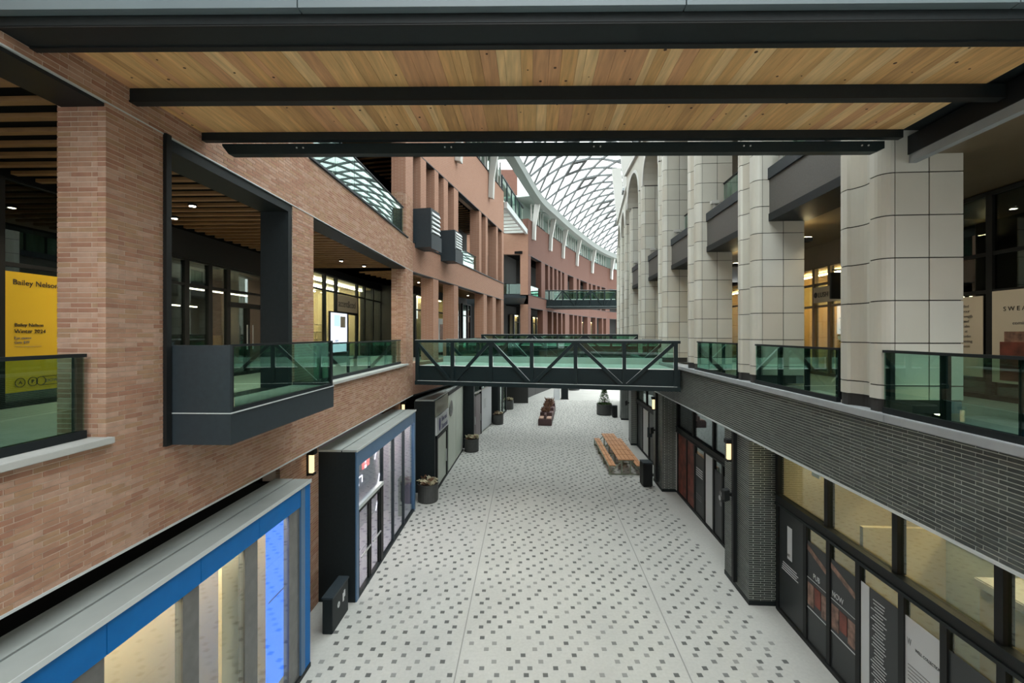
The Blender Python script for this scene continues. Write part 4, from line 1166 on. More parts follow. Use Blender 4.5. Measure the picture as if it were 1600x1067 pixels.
for a, b in ((2.6, 5.8), (6.2, 9.0)):
    bx('strip_light', E_shop, FL, a, b, 0.12, 0.17, 3.72, 3.76, b1)
bx('partition', M_cream, FL, 7.22, 7.86, 0.04, 0.10, 0.02, 3.6, b1)
bx('pendant_rod', M_black, FL, 6.78, 6.81, 0.0, 0.03, 2.9, 3.8, b1)
led = bx('light_wall', E_blue, FL, 8.38, 9.06, 0.12, 0.18, 0.3, 3.5, b1, label='glowing blue light panel', bevel=0.02)
bx('light_wall_seam', M_blue2, FL, 8.38, 9.06, 0.182, 0.186, 2.05, 2.08, led)
ac = thing('armchair', 'round red fabric armchair inside the cobalt blue shop', 'chair', FL.p(5.35, -0.4, 0.02))
c0 = FL.p(5.3, -0.42, 0.02)
MB().lathe(c0, [(0.36, 0.12), (0.40, 0.2), (0.40, 0.42), (0.36, 0.46), (0.05, 0.47)], 18).build('seat', M_redfab, ac, smooth=True)
bk = MB(); vs = []
for z, ri, ro_ in ((0.35, 0.36, 0.46), (0.8, 0.37, 0.49), (0.95, 0.40, 0.47)):
    for r in (ri, ro_):
        vs += [c0 + Vector((r * math.cos(2.0 + 3.4 * i / 12), r * math.sin(2.0 + 3.4 * i / 12), z)) for i in range(13)]
fs = []
for j in range(2):
    for i in range(12):
        fs += [(26 * j + i, 26 * j + i + 1, 26 * (j + 1) + i + 1, 26 * (j + 1) + i), (26 * j + 13 + i, 26 * (j + 1) + 13 + i, 26 * (j + 1) + 14 + i, 26 * j + 14 + i)]
for i in range(12): fs += [(52 + i, 52 + i + 1, 66 + i, 65 + i), (i, 13 + i, 14 + i, i + 1)]
for j in range(2): fs += [(26 * j, 26 * (j + 1), 26 * (j + 1) + 13, 26 * j + 13), (26 * j + 12, 26 * j + 25, 26 * (j + 1) + 25, 26 * (j + 1) + 12)]
bk.add(vs, fs).build('backrest', M_redfab, ac, smooth=True)
for i in range(4):
    q = c0 + Vector((0.25 * math.cos(0.78 + 1.57 * i), 0.25 * math.sin(0.78 + 1.57 * i), 0))
    MB().tube(q, q + Vector((0, 0, 0.13)), 0.02).build('leg', M_bark, ac)

b2 = thing('blue_shopfront', 'dusty blue framed glass shopfront with dark side wall and neon in its window', 'shopfront', FL.p(15, 0.2, 0))
TG = 0.50
roof_sheets(b2, FL, 11.86, 18.25, -0.5, TG, 4.03, 0.12)
bx('side_wall', M_metal, FL, 11.86, 11.98, -0.6, TG - 0.02, 0, 3.98, b2)
for a, b in ((11.9, 13.1), (13.1, 15.3), (15.3, 18.2)):
    bx('header_panel', M_blue2, FL, a, b - 0.006, TG - 0.14, TG, 3.55, 3.97, b2)
bx('corner_post', M_blue2, FL, 11.88, 12.05, TG - 0.14, TG + 0.01, 0, 3.97, b2)
bx('corner_post', M_blue2, FL, 18.0, 18.2, TG - 0.5, TG + 0.01, 0, 3.97, b2)
bx('base_rail', M_metal, FL, 12.05, 18.0, TG - 0.1, TG + 0.01, 0, 0.08, b2)
for e in (14.12, 15.3, 16.6):
    bx('mullion', M_metal2, FL, e - 0.025, e + 0.025, TG - 0.1, TG, 0.05, 3.55, b2)
for a, b, z in ((12.05, 14.1, 2.50), (14.15, 15.28, 0.08), (15.33, 16.58, 0.08), (16.63, 18.0, 0.08)):
    bx('pane', G_blue, FL, a, b, TG - 0.06, TG - 0.045, z, 3.55, b2)
bx('door_head', M_edge, FL, 12.05, 14.12, TG - 0.1, TG + 0.02, 2.38, 2.48, b2)
for a, b in ((12.1, 13.0), (13.05, 13.9)):
    d_ = thing_d = bx('door', M_black, FL, a, a + 0.07, TG - 0.09, TG - 0.02, 0.04, 2.36, b2)
    bx('door_stile', M_black, FL, b - 0.07, b, TG - 0.09, TG - 0.02, 0.04, 2.36, d_)
    bx('door_rail', M_black, FL, a, b, TG - 0.09, TG - 0.02, 2.26, 2.36, d_)
    bx('door_pane', G_blue, FL, a + 0.07, b - 0.07, TG - 0.06, TG - 0.05, 0.14, 2.26, d_)
    bx('push_bar', M_chrome, FL, a + 0.08, b - 0.08, TG + 0.01, TG + 0.04, 1.02, 1.06, d_)
bx('door_post', M_black, FL, 13.9, 14.12, TG - 0.1, TG + 0.01, 0.0, 2.4, b2)
room(FL, 12.0, 17.98, TG - 0.15, -1.05, 0.02, 3.9, M_greystore, b2)
bx('strip_light', E_shop, FL, 12.4, 17.5, -0.4, -0.33, 3.74, 3.78, b2)
nw = bx('neon_board', M_greystore, FL, 12.15, 14.0, 0.2, 0.24, 2.55, 3.45, b2)
lettering('RO', 0.13, FL, 12.2, 0.25, 2.78, E_neon, nw)
bx('neon_square', E_neon, FL, 12.62, 12.74, 0.245, 0.255, 2.78, 2.88, nw)
bx('neon_line', E_neon, FL, 12.3, 13.0, 0.245, 0.255, 3.00, 3.025, nw)
bx('neon_line', E_neon, FL, 12.98, 13.01, 0.245, 0.255, 2.82, 3.0, nw)
bx('neon_line', E_neon, FL, 12.15, 12.5, 0.245, 0.255, 2.62, 2.635, nw)
bx('neon_block', E_neonred, FL, 13.0, 13.6, 0.244, 0.25, 3.16, 3.4, nw)
lettering('M', 0.14, FL, 13.2, 0.255, 3.28, E_neon, nw); bx('neon_square', E_neon, FL, 13.2, 13.32, 0.252, 0.258, 3.15, 3.24, nw)
for s, z in ((14.5, 3.05), (14.75, 2.1), (14.6, 1.35)):
    MB().bar(FL.p(s, 0.1, z), FL.p(s + 0.25, 0.1, z + 0.35), 0.02, 0.02).build('neon_line', E_neon, nw)
for a in (15.9, 17.2):
    bx('curtain_panel', M_paper, FL, a - 0.2, a + 0.2, -0.2, -0.15, 0.05, 3.5, b2)
bx('floor_speaker', M_metal, FL, 17.35, 17.75, 0.05, 0.2, 0.05, 1.5, b2)

b3 = thing('corner_shopfront', 'pale green panelled shopfront with white lettered sign and dark side wall', 'shopfront', FS3.p(23.5, -0.5, 0))
bx('side_wall', M_metal, FS3, 20.0, 20.12, -0.95, -0.02, 0, 4.1, b3)
bx('roof_sheet', M_roofmetal, FS3, 20.0, 27.4, -0.9, -0.05, 4.1, 4.16, b3)
bx('header_band', M_taupe, FS3, 20.12, 22.9, -0.1, 0, 3.36, 4.08, b3)
sgn = bx('sign_board', M_paper, FS3, 20.2, 22.85, -0.06, 0.04, 2.52, 3.34, b3, label='white sign board with indigo lettering and oval mark')
MB().add([FS3.p(20.75 + 0.17 * math.cos(6.2832 * i / 20), 0.045, 2.93 + 0.30 * math.sin(6.2832 * i / 20)) for i in range(20)] +
         [FS3.p(20.75 + 0.17 * math.cos(6.2832 * i / 20), 0.055, 2.93 + 0.30 * math.sin(6.2832 * i / 20)) for i in range(20)],
         [tuple(range(20)), tuple(range(20, 40))] + [(i, (i + 1) % 20, 20 + (i + 1) % 20, 20 + i) for i in range(20)]).build('emblem', M_indigo, sgn)
lettering('Silver and', 0.34, FS3, 21.1, 0.05, 2.98, M_indigo, sgn, sx=0.9)
lettering('Diamonds', 0.36, FS3, 21.1, 0.05, 2.62, M_indigo, sgn, sx=0.95)
bx('door_frame', M_black, FS3, 20.35, 20.5, -0.08, 0.02, 0, 2.4, b3)
bx('door_frame', M_black, FS3, 22.5, 22.75, -0.08, 0.02, 0, 2.5, b3)
bx('door_head', M_metal, FS3, 20.35, 22.75, -0.08, 0.02, 2.3, 2.45, b3)
bx('door', M_pale, FS3, 20.5, 22.5, -0.07, -0.03, 0.1, 2.3, b3)
MB().tube(FS3.p(22.3, 0.03, 0.8), FS3.p(22.3, 0.03, 1.4), 0.025).build('handle', M_chrome, b3)
bx('base_rail', M_black, FS3, 20.1, 27.4, -0.08, 0.03, 0, 0.08, b3)
for a, b in ((22.95, 25.0), (25.05, 27.35)):
    bx('wall_panel', M_pale, FS3, a, b, -0.1, 0, 0.08, 3.95, b3)
ring(FS3, 23.6, 0.03, 3.2, 0.42, 0.30, M_inkgrey, b3, 'emblem')
bx('head_rail', M_black, FS3, 22.9, 27.4, -0.1, 0.03, 3.95, 4.1, b3)

b4 = thing('panelled_shopfront', 'shopfront of mauve door and tall white lettered panel', 'shopfront', FS4.p(32, -0.4, 0))
bx('edge_trim', M_white, FS4, 28.75, 28.9, -0.1, 0.02, 0, 3.2, b4)
for a, b in ((28.95, 30.4), (30.5, 31.8)):
    d_ = bx('door', M_greydoor, FS4, a, b, -0.08, 0, 0.05, 2.9, b4)
    bx('handle', M_chrome, FS4, b - 0.2, b - 0.15, 0.0, 0.05, 1.0, 1.5, d_)
bx('mullion', M_black, FS4, 31.85, 32.05, -0.1, 0.02, 0, 4.3, b4)
wp = bx('white_panel', M_paper, FS4, 32.1, 35.2, -0.08, 0, 0.1, 3.05, b4)
for i in range(7): bx('print_line', M_inkgrey, FS4, 32.7, 33.4 - 0.05 * (i % 3), 0.001, 0.006, 2.3 - i * 0.1, 2.32 - i * 0.1, wp)
bx('transom', M_white, FS4, 28.9, 35.2, -0.1, 0.02, 3.05, 3.15, b4)
for a, b in ((28.95, 31.85), (32.05, 35.2)):
    bx('pane', G_store, FS4, a, b, -0.06, -0.04, 3.15, 4.3, b4)
bx('back_wall', M_pale, FS4, 28.8, 35.3, -0.9, -0.85, 0, 4.4, b4)
bx('head_rail', M_black, FS4, 28.7, 35.3, -0.1, 0.03, 4.3, 4.42, b4)
b5 = shopfront('glazed_shopfront', 'pale glazed shopfront with dark uprights beyond the second steel pillar', FS4, [37.2, 38.3, 39.5, 41.2], 0, 0, 4.3, [3.2], wall=M_pale, depth=0.8, mull=0.25, mframe=M_metal)
bx('wall_street_back', M_darkwall, FS4, 20, 48, -1.1, -0.95, 0, ZB, kind='structure', label='dark wall behind the farther street shops')
bx('ceiling_street_soffit', M_metal, FB, 19.9, 36.2, -1.5, 0.0, ZB - 0.06, ZB, kind='structure', label='dark soffit under the bending brick facade')
bx('wall_pier_ground', M_brick_far, FL, 18.5, 19.8, -0.9, -0.4, 0, ZB, kind='structure', label='brick pier at street level behind the dusty blue shop')

# wall lamps
def wall_lamp(F, s, t, z, label):
    r_ = thing('wall_lamp', label, 'lamp', F.p(s, t, z), 'bronze wall lamps')
    bx('back_plate', M_black, F, s - 0.05, s + 0.05, t, t + 0.03, z - 0.05, z + 0.62, r_)
    bx('cap', M_black, F, s - 0.10, s + 0.10, t + 0.02, t + 0.2, z + 0.48, z + 0.6, r_, bevel=0.008)
    bx('glow_tube', E_lamp, F, s - 0.05, s + 0.05, t + 0.05, t + 0.15, z + 0.02, z + 0.48, r_, bevel=0.01)
    bx('foot', M_black, F, s - 0.08, s + 0.08, t + 0.02, t + 0.18, z - 0.03, z + 0.02, r_)
wall_lamp(FL, 11.25, -0.49, 3.60, 'glowing wall lamp on the brick pier between the blue shopfronts')
wall_lamp(FL, 19.3, -0.39, 3.60, 'glowing wall lamp on the brick pier past the dusty blue shop')
wall_lamp(FR, 12.75, -0.09, 3.52, 'glowing wall lamp on the first dark brick pillar')
wall_lamp(FR, 21.3, -0.09, 3.52, 'glowing wall lamp on the dark brick pillar by the bin')
wall_lamp(FR2, 29.8, -0.09, 3.52, 'glowing wall lamp on the dark brick pillar past the picnic table')
for F, s, w in ((FR, 12.75, 'first dark brick pillar'), (FR, 21.3, 'dark brick pillar by the bin'), (FR2, 29.8, 'pillar past the picnic table')):
    sp = thing('speaker_box', 'small black speaker on the %s' % w, 'speaker', F.p(s, 0, 2.4), 'street speakers')
    bx('bracket', M_black, F, s - 0.03, s + 0.03, -0.1, 0.02, 2.5, 2.58, sp)
    MB().sprism(F, [(0.02, 2.40), (0.16, 2.36), (0.18, 2.66), (0.02, 2.70)], s - 0.11, s + 0.11).build('cabinet', M_black, sp, bevel=0.01)

# ================================================================== shops on the column side
for i in (-1, 0, 1, 3):
    a = 7.08 + 4.22 * i + 1.06; b = a + 3.16
    if i == -1: a = 1.0
    where = 'in front of the white poster shop' if i < 0 else 'between the %s and %s cream columns' % (ORD[i], ORD[i + 1])
    glass_rail(FR, a + 0.02, b - 0.02, -0.06, 5.86, 6.85, 'green glass railing %s' % where, 0.98, post_w=0.10, group='walkway glass railings')

r1 = shopfront('walkway_shopfront', 'dim walkway shopfront hung with two white posters', FR, [4.5, 6.4, 9.27, 11.5], -3.7, Z2, 9.95, [8.72, 7.96], wall=M_darkstore, glass=G_dim, depth=3.0, mull=0.13)
pa = bx('poster', M_paper2, FR, 9.37, 10.84, -3.66, -3.645, 6.22, 7.88, r1, label='pale poster with short centred lines')
for i, (tx) in enumerate(('find', 'your', 'strength', 'and', 'calm', 'at', 'studio', 'opening', 'soon')):
    lettering(tx, 0.085, FR, 9.72, -3.64, 7.66 - i * 0.105, M_inkgrey, pa, along=-1, align='CENTER')
pb = bx('poster', M_paper2, FR, 6.6, 9.18, -3.66, -3.645, 6.15, 7.95, r1, label='pale poster with photograph and spaced lettering')
lettering('S W E A T   A N D', 0.12, FR, 8.96, -3.64, 7.55, M_ink, pb, along=-1)
lettering('coming soon', 0.10, FR, 8.79, -3.64, 7.28, M_inkgrey, pb, along=-1)
bx('photo', M_photo, FR, 6.7, 8.94, -3.644, -3.64, 6.3, 7.15, pb)
bx('photo', M_photo2, FR, 8.5, 9.02, -3.639, -3.636, 6.2, 6.95, pb)
r2 = shopfront('walkway_shopfront', 'amber lit walkway shopfront with stocked shelves and sign', FR, [11.9, 13.45, 14.3, 15.1, 16.4, 18.0], -3.7, Z2, 9.3, [8.72, 8.0], wall=M_amber, light=E_amber, nlight=2, depth=3.2, mull=0.13, mframe=M_soffit)
bx('fascia_board', M_soffit, FR, 11.4, 18.2, -4.0, -3.66, 9.3, 10.0, r2)
sb = bx('sign_board', M_archin, FR, 13.5, 15.08, -3.72, -3.66, 8.12, 8.62, r2)
lettering('LUSH', 0.22, FR, 14.83, -3.655, 8.29, M_ink, sb, along=-1)
ring(FR, 14.95, -3.655, 8.37, 0.09, 0.08, M_ink, sb)
for k in range(4):
    bx('shelf', M_soffit, FR, 12.0, 17.8, -6.7, -6.2, 6.35 + k * 0.45, 6.39 + k * 0.45, r2)
rr_ = random.Random(4)
for k in range(4):
    for j in range(6):
        s = 12.6 + j * 0.62 + rr_.uniform(-0.1, 0.1); w = rr_.uniform(0.09, 0.16); h = rr_.uniform(0.14, 0.30)
        g_ = thing('boxed_goods', 'small boxed goods on the %s amber shop shelf, %s along' % (('lowest', 'second', 'third', 'top')[k], ORD[j]), 'goods', FR.p(s, -6.4, 6.39 + k * 0.45), 'goods on the amber shop shelves')
        bx('box', M_goods[rr_.randrange(4)], FR, s - w, s + w, -6.5, -6.28, 6.39 + k * 0.45, 6.39 + k * 0.45 + h, g_)
        bx('lid', M_goods[3], FR, s - w - 0.01, s + w + 0.01, -6.51, -6.27, 6.39 + k * 0.45 + h, 6.41 + k * 0.45 + h, g_)
bs = thing('blade_sign', 'square black hanging sign outside the amber shop', 'sign', FR.p(12.9, -3.2, 8.1))
bx('panel', M_black, FR, 12.86, 12.94, -3.65, -2.85, 8.1, 8.85, bs, bevel=0.01)
bx('arm', M_black, FR, 12.88, 12.92, -3.7, -2.9, 8.9, 8.94, bs)
lettering('Peoples', 0.14, Axis((FR.p(12.86, -3.55, 0).x, FR.p(12.86, -3.55, 0).y), (-1, 0.06), (0, -1)), -0.62, 0.005, 8.42, M_paper, bs, along=1)
r3 = shopfront('walkway_shopfront', 'amber lit walkway shopfront behind the third and fourth columns', FR, [18.6, 20.2, 22.0, 24.0, 26.0], -3.7, Z2, 9.4, [8.4], wall=M_amber, light=E_amber, nlight=1, depth=3.0, mull=0.13, mframe=M_soffit)
for i, s in enumerate((8.6, 10.7, 13.0, 16.4)):
    downlight(FR, s, -1.9, 9.99, 'small round downlight in the bronze soffit behind the columns, %s along' % ORD[i], 'walkway downlights', 25)
up = thing('wall_uplight', 'small uplight at the foot of the first column', 'light', FR.p(6.7, -0.6, Z2))
bx('body', M_black, FR, 6.62, 6.76, -0.66, -0.52, 5.80, 5.9, up)
bx('lens', E_up, FR, 6.64, 6.74, -0.64, -0.54, 5.9, 5.905, up)

for n_, (s_, t_) in enumerate(((11.75, -1.55), (15.95, -1.55))):
    cw = thing('ceiling_washer', 'warm light washing the bronze soffit behind the %s column' % ORD[n_ + 1], 'light', FR.p(s_, t_, 9.55))
    bx('body', M_black, FR, s_ - 0.1, s_ + 0.1, t_ - 0.1, t_ + 0.1, 9.5, 9.6, cw)
    bx('arm', M_black, FR, s_ - 0.02, s_ + 0.02, t_ - 0.09, t_ + 0.33, 9.52, 9.56, cw)
    bx('lens', E_up, FR, s_ - 0.08, s_ + 0.08, t_ - 0.08, t_ + 0.08, 9.6, 9.61, cw)
# street-level glazed bays under the dark brick band
def ground_bay(name, label, F, low, upr, t, wall, light, glass, lightstrength=None):
    root = thing(name, label, 'shopfront', F.p((low[0] + low[-1]) / 2, t, 0))
    s0, s1 = min(low[0], low[-1]), max(low[0], low[-1])
    for e in low: bx('door_stile', M_black, F, e - 0.06, e + 0.06, t - 0.09, t + 0.02, 0, 2.78, root)
    for e in upr: bx('mullion', M_black, F, e - 0.06, e + 0.06, t - 0.12, t + 0.03, 3.0, ZB, root)
    bx('header_beam', M_black, F, s0, s1, t - 0.12, t + 0.06, 2.80, 2.98, root)
    bx('header_rail', M_metal, F, s0, s1, t - 0.05, t + 0.085, 2.74, 2.80, root)
    bx('header_rail', M_metal, F, s0, s1, t - 0.05, t + 0.085, 2.95, 3.0, root)
    bx('base_rail', M_black, F, s0, s1, t - 0.09, t + 0.03, 0, 0.10, root)
    bx('head_rail', M_metal, F, s0, s1, t - 0.1, t + 0.03, ZB - 0.07, ZB, root)
    for a, b in zip(upr, upr[1:]): bx('pane', glass, F, min(a, b) + 0.06, max(a, b) - 0.06, t - 0.04, t - 0.025, 3.0, ZB - 0.07, root)
    for a, b in zip(low, low[1:]): bx('door_pane', glass, F, min(a, b) + 0.06, max(a, b) - 0.06, t - 0.04, t - 0.025, 0.10, 2.74, root)
    room(F, s0, s1, t - 0.12, t - 5.0, 0.02, ZB + 0.15, wall, root)
    if light:
        for tt in (-1.4, -3.4): bx('strip_light', light, F, s0 + 0.5, s1 - 0.5, t + tt - 0.06, t + tt, ZB - 0.05, ZB, root)
    return root
TB = -0.75
lo1 = [11.6, 10.39, 9.55, 8.66, 7.62, 6.82, 5.97, 5.0]
g1 = ground_bay('glazed_bay', 'black framed glazed bay plastered with posters under the dark brick band', FR, lo1, [11.6, 9.6, 7.74, 5.99, 4.9], TB, M_beige, E_bay, G_store)
TP = TB - 0.015
def sheet(root, a, b, z0, z1, m, t=TP, nm='poster', F=FR, lab=None):
    return bx(nm, m, F, min(a, b), max(a, b), t, t + 0.006, z0, z1, root, label=lab)
p = sheet(g1, 11.52, 10.46, 0.12, 2.72, M_posterdk, lab='black poster with small white notices')
sheet(p, 11.15, 10.95, 1.55, 2.35, M_paper, TP + 0.008, 'notice')
lettering('A R T', 0.10, FR, 11.14, TP + 0.016, 1.62, M_ink, p, along=-1, sx=0.5)
for i in range(4): sheet(p, 11.35 + 0.02 * i, 10.75 - 0.06 * (i % 2), 1.36 - i * 0.06, 1.38 - i * 0.06, M_paper, TP + 0.008, 'print_line')
for n_, (a, b) in enumerate(((10.32, 9.62), (9.48, 8.73))):
    p = sheet(g1, a, b, 0.12, 2.38, M_posterdk, lab='black poster with brown photo collage and white lettering')
    MB().add([FR.p(a, TP + 0.008, 2.3), FR.p(b, TP + 0.008, 2.05), FR.p(b, TP + 0.008, 1.93), FR.p(a, TP + 0.008, 2.18)] + [FR.p(a, TP + 0.012, 2.3), FR.p(b, TP + 0.012, 2.05), FR.p(b, TP + 0.012, 1.93), FR.p(a, TP + 0.012, 2.18)],
             [(0, 1, 2, 3), (7, 6, 5, 4), (0, 4, 5, 1), (1, 5, 6, 2), (2, 6, 7, 3), (3, 7, 4, 0)]).build('ribbon', M_photo, p)
    lettering('PUB' if n_ == 0 else 'NOW', 0.17, FR, a - 0.22 if n_ == 0 else a - 0.03, TP + 0.012, 1.62, M_paper, p, along=-1, sx=0.8)
    for i in range(3):
        sheet(p, a - 0.02 - i * 0.25, a - 0.24 - i * 0.25, 0.95 + 0.1 * (i % 2), 1.45, (M_photo, M_photo2, M_photo)[i], TP + 0.008, 'photo')
    sheet(p, a, b, 0.86, 0.88, M_paper, TP + 0.009, 'print_line')
    sheet(p, a, b, 1.55, 1.56, M_paper, TP + 0.009, 'print_line')
p = sheet(g1, 8.59, 7.69, 0.12, 2.40, M_posterdk, lab='black poster with a long list of pale lines and white strip')
sheet(p, 8.59, 8.38, 0.14, 2.40, M_paper, TP + 0.008, 'strip')
rr_ = random.Random(9)
for i in range(34):
    w = rr_.uniform(0.10, 0.22)
    sheet(p, 8.13 + w, 8.13 - w * 0.8, 2.22 - i * 0.06, 2.235 - i * 0.06, M_paper, TP + 0.008, 'print_line')
p = sheet(g1, 7.56, 6.88, 0.12, 2.40, M_paper, lab='white poster with thin dark lettering')
lettering('W', 0.16, FR, 7.52, TP + 0.008, 1.95, M_inkgrey, p, along=-1, sx=0.5)
lettering('WELL COLLECTION', 0.07, FR, 7.36, TP + 0.008, 1.92, M_ink, p, along=-1, sx=0.75)
for i in range(5): sheet(p, 7.5, 7.02, 1.62 - i * 0.06, 1.63 - i * 0.06, M_inkgrey, TP + 0.008, 'print_line')
p = sheet(g1, 6.76, 6.03, 0.12, 2.38, M_posterdk, lab='black poster with red print')
sheet(p, 6.6, 6.2, 1.0, 1.9, M_photo2, TP + 0.008, 'photo')
p = sheet(g1, 5.9, 5.06, 0.12, 2.3, M_posterdk, lab='plain black poster')
kq = thing('shop_kiosk', 'white topped kiosk standing inside the poster-covered bay', 'counter', FR.p(7.9, -3.3, 0.02))
bx('body', M_beige, FR, 7.2, 8.4, -3.9, -2.7, 0.02, 2.45, kq)
bx('top', M_white, FR, 7.14, 8.46, -3.96, -2.64, 2.45, 2.62, kq, bevel=0.02)
tl = thing('track_light', 'black track with spotlights inside the poster-covered bay', 'light', FR.p(9, -2.4, 4.1))
bx('track', M_black, FR, 7.0, 11.2, -2.42, -2.38, 4.12, 4.16, tl)
for s in (7.6, 8.8, 9.4, 10.6):
    q = FR.p(s, -2.4, 4.12)
    MB().tube(q, q - Vector((0.02, 0, 0.22)), 0.05, 0.06, 10).build('spot_head', M_black, tl)
for a, b in ((6.2, 7.6), (9.0, 10.6)):
    fr_ = bx('wall_frame', M_soffit, FR, a, b, TB - 4.95, TB - 4.9, 1.9, 3.7, g1)
    bx('wall_picture', M_pale, FR, a + 0.08, b - 0.08, TB - 4.9, TB - 4.88, 1.98, 3.62, fr_)
bx('partition', M_cream, FR, 9.85, 9.95, TB - 4.8, TB - 0.9, 0.02, 2.9, g1)
bx('partition', M_pale, FR, 8.5, 9.85, TB - 2.7, TB - 2.6, 0.02, 2.7, g1)
bx('partition_cap', M_archin, FR, 8.45, 9.9, TB - 2.74, TB - 2.56, 2.7, 2.78, g1)
bx('low_wall', M_cream, FR, 5.2, 6.9, TB - 2.2, TB - 2.0, 0.02, 2.2, g1)
bx('bulkhead', M_cream, FR, 5.1, 11.5, TB - 3.0, TB - 2.8, 3.9, 4.5, g1)
bx('window_blind', M_paper, FR, 10.9, 11.2, -1.4, -1.36, 3.6, 4.2, g1)

lo2 = [20.1, 18.8, 17.85, 16.75, 15.9, 15.1, 14.4, 13.4]
g2 = ground_bay('glazed_bay', 'black framed glazed bay with red photo poster between two dark brick pillars', FR, lo2, [20.1, 18.0, 15.9, 13.4], TB, M_pale, None, G_blue)
p = sheet(g2, 20.0, 18.86, 0.12, 2.72, M_photo2, lab='dark red photo poster')
sheet(g2, 18.74, 17.91, 0.12, 2.72, M_photo2)
p = sheet(g2, 17.79, 16.81, 0.12, 2.40, M_posterdk, lab='black poster with white print')
for i in range(4): sheet(p, 17.7, 17.0, 1.85 - i * 0.09, 1.89 - i * 0.09, M_paper, TP + 0.008, 'print_line')
for i in range(3): sheet(p, 17.7, 17.1, 0.85 - i * 0.09, 0.88 - i * 0.09, M_inkgrey, TP + 0.008, 'print_line')
sheet(g2, 16.69, 15.96, 0.12, 2.72, M_paper, lab='white poster with grey print')
p = sheet(g2, 15.84, 14.46, 0.12, 2.35, M_posterdk, lab='black poster with white flower mark')
for i in range(6):
    a = 1.047 * i
    MB().add([FR.p(15.25 + 0.13 * math.cos(a) + 0.09 * math.cos(6.2832 * k / 10), TP + d, 1.5 + 0.2 * math.sin(a) + 0.09 * math.sin(6.2832 * k / 10)) for d in (0.007, 0.011) for k in range(10)],
             [tuple(range(10)), tuple(range(10, 20))] + [(k, (k + 1) % 10, 10 + (k + 1) % 10, 10 + k) for k in range(10)]).build('emblem', M_inkgrey if i % 2 else M_paper, p)
bx('edge_strip', M_white, FR, 20.12, 20.18, TB + 0.02, TB + 0.05, 0.1, 2.7, g2)
g3 = ground_bay('glazed_bay', 'pale printed glazed bay past the standing bin', FR, [28.5, 27.0, 25.5, 24.0, 22.9, 21.8], [28.5, 26, 24, 21.8], TB, M_darkstore, None, G_store)
for a, b, m in ((28.4, 27.1, M_posterdk), (26.9, 25.6, M_paper), (25.4, 24.1, M_posterdk), (23.9, 22.0, M_pale)): sheet(g3, a, b, 0.12, 2.7, m)
g4 = ground_bay('glazed_bay', 'dark glazed bay behind the conifer planter', FR2, [37.0, 35, 33, 31, 30.3], [37.0, 34, 30.3], TB, M_darkstore, None, G_store)
bx('wall_street_back_columns', M_darkwall, FR2, 26.5, 48, -1.6, -1.4, 0, ZB, kind='structure', label='dark wall behind the farther street pillars')

# ================================================================== street furniture
# picnic table
def picnic():
    F = Frame(5.75, 22.5, 0.055, 1)
    root = thing('picnic_table', 'long cedar communal picnic table with sage steel frame and benches', 'table', F.p(25.5, 0, 0))
    s0, seg = 22.55, 1.0
    for k in range(6):
        a = s0 + k * seg
        for i in range(4):
            bx('table_slat', M_table, F, a + 0.03, a + seg - 0.03, -0.40 + i * 0.2 + 0.012, -0.40 + (i + 1) * 0.2 - 0.012, 0.74, 0.78, root)
        for c in (-0.68, 0.68):
            for i in range(2):
                bx('bench_slat', M_table, F, a + 0.03, a + seg - 0.03, c - 0.17 + i * 0.17 + 0.01, c - 0.17 + (i + 1) * 0.17 - 0.01, 0.44, 0.48, root)
    for k in range(0, 7, 2):
        a = s0 + k * seg + (0.03 if k == 0 else (-0.09 if k == 6 else -0.03))
        fr_ = bx('leg_frame', M_sage, F, a, a + 0.06, -0.86, 0.86, 0.0, 0.05, root)
        for c in (-0.86, -0.25, 0.19, 0.80):
            bx('leg', M_sage, F, a, a + 0.06, c, c + 0.06, 0.05, 0.74 if abs(c + 0.03) < 0.5 else 0.44, fr_)
        bx('bearer', M_sage, F, a, a + 0.06, -0.40, 0.40, 0.69, 0.74, fr_)
        for c in (-0.86, 0.51): bx('bearer', M_sage, F, a, a + 0.06, c, c + 0.35, 0.40, 0.44, fr_)
        for c in (-0.2, 0.2):
            MB().bar(F.p(a + 0.03, c, 0.70), F.p(a + 0.03, c * 4.0, 0.05), 0.05, 0.05).build('brace', M_sage, fr_)
    for c in (-0.85, 0.85):
        bx('bench_beam', M_sage, F, s0, s0 + 6, c - 0.02, c + 0.02, 0.39, 0.44, root)
picnic()

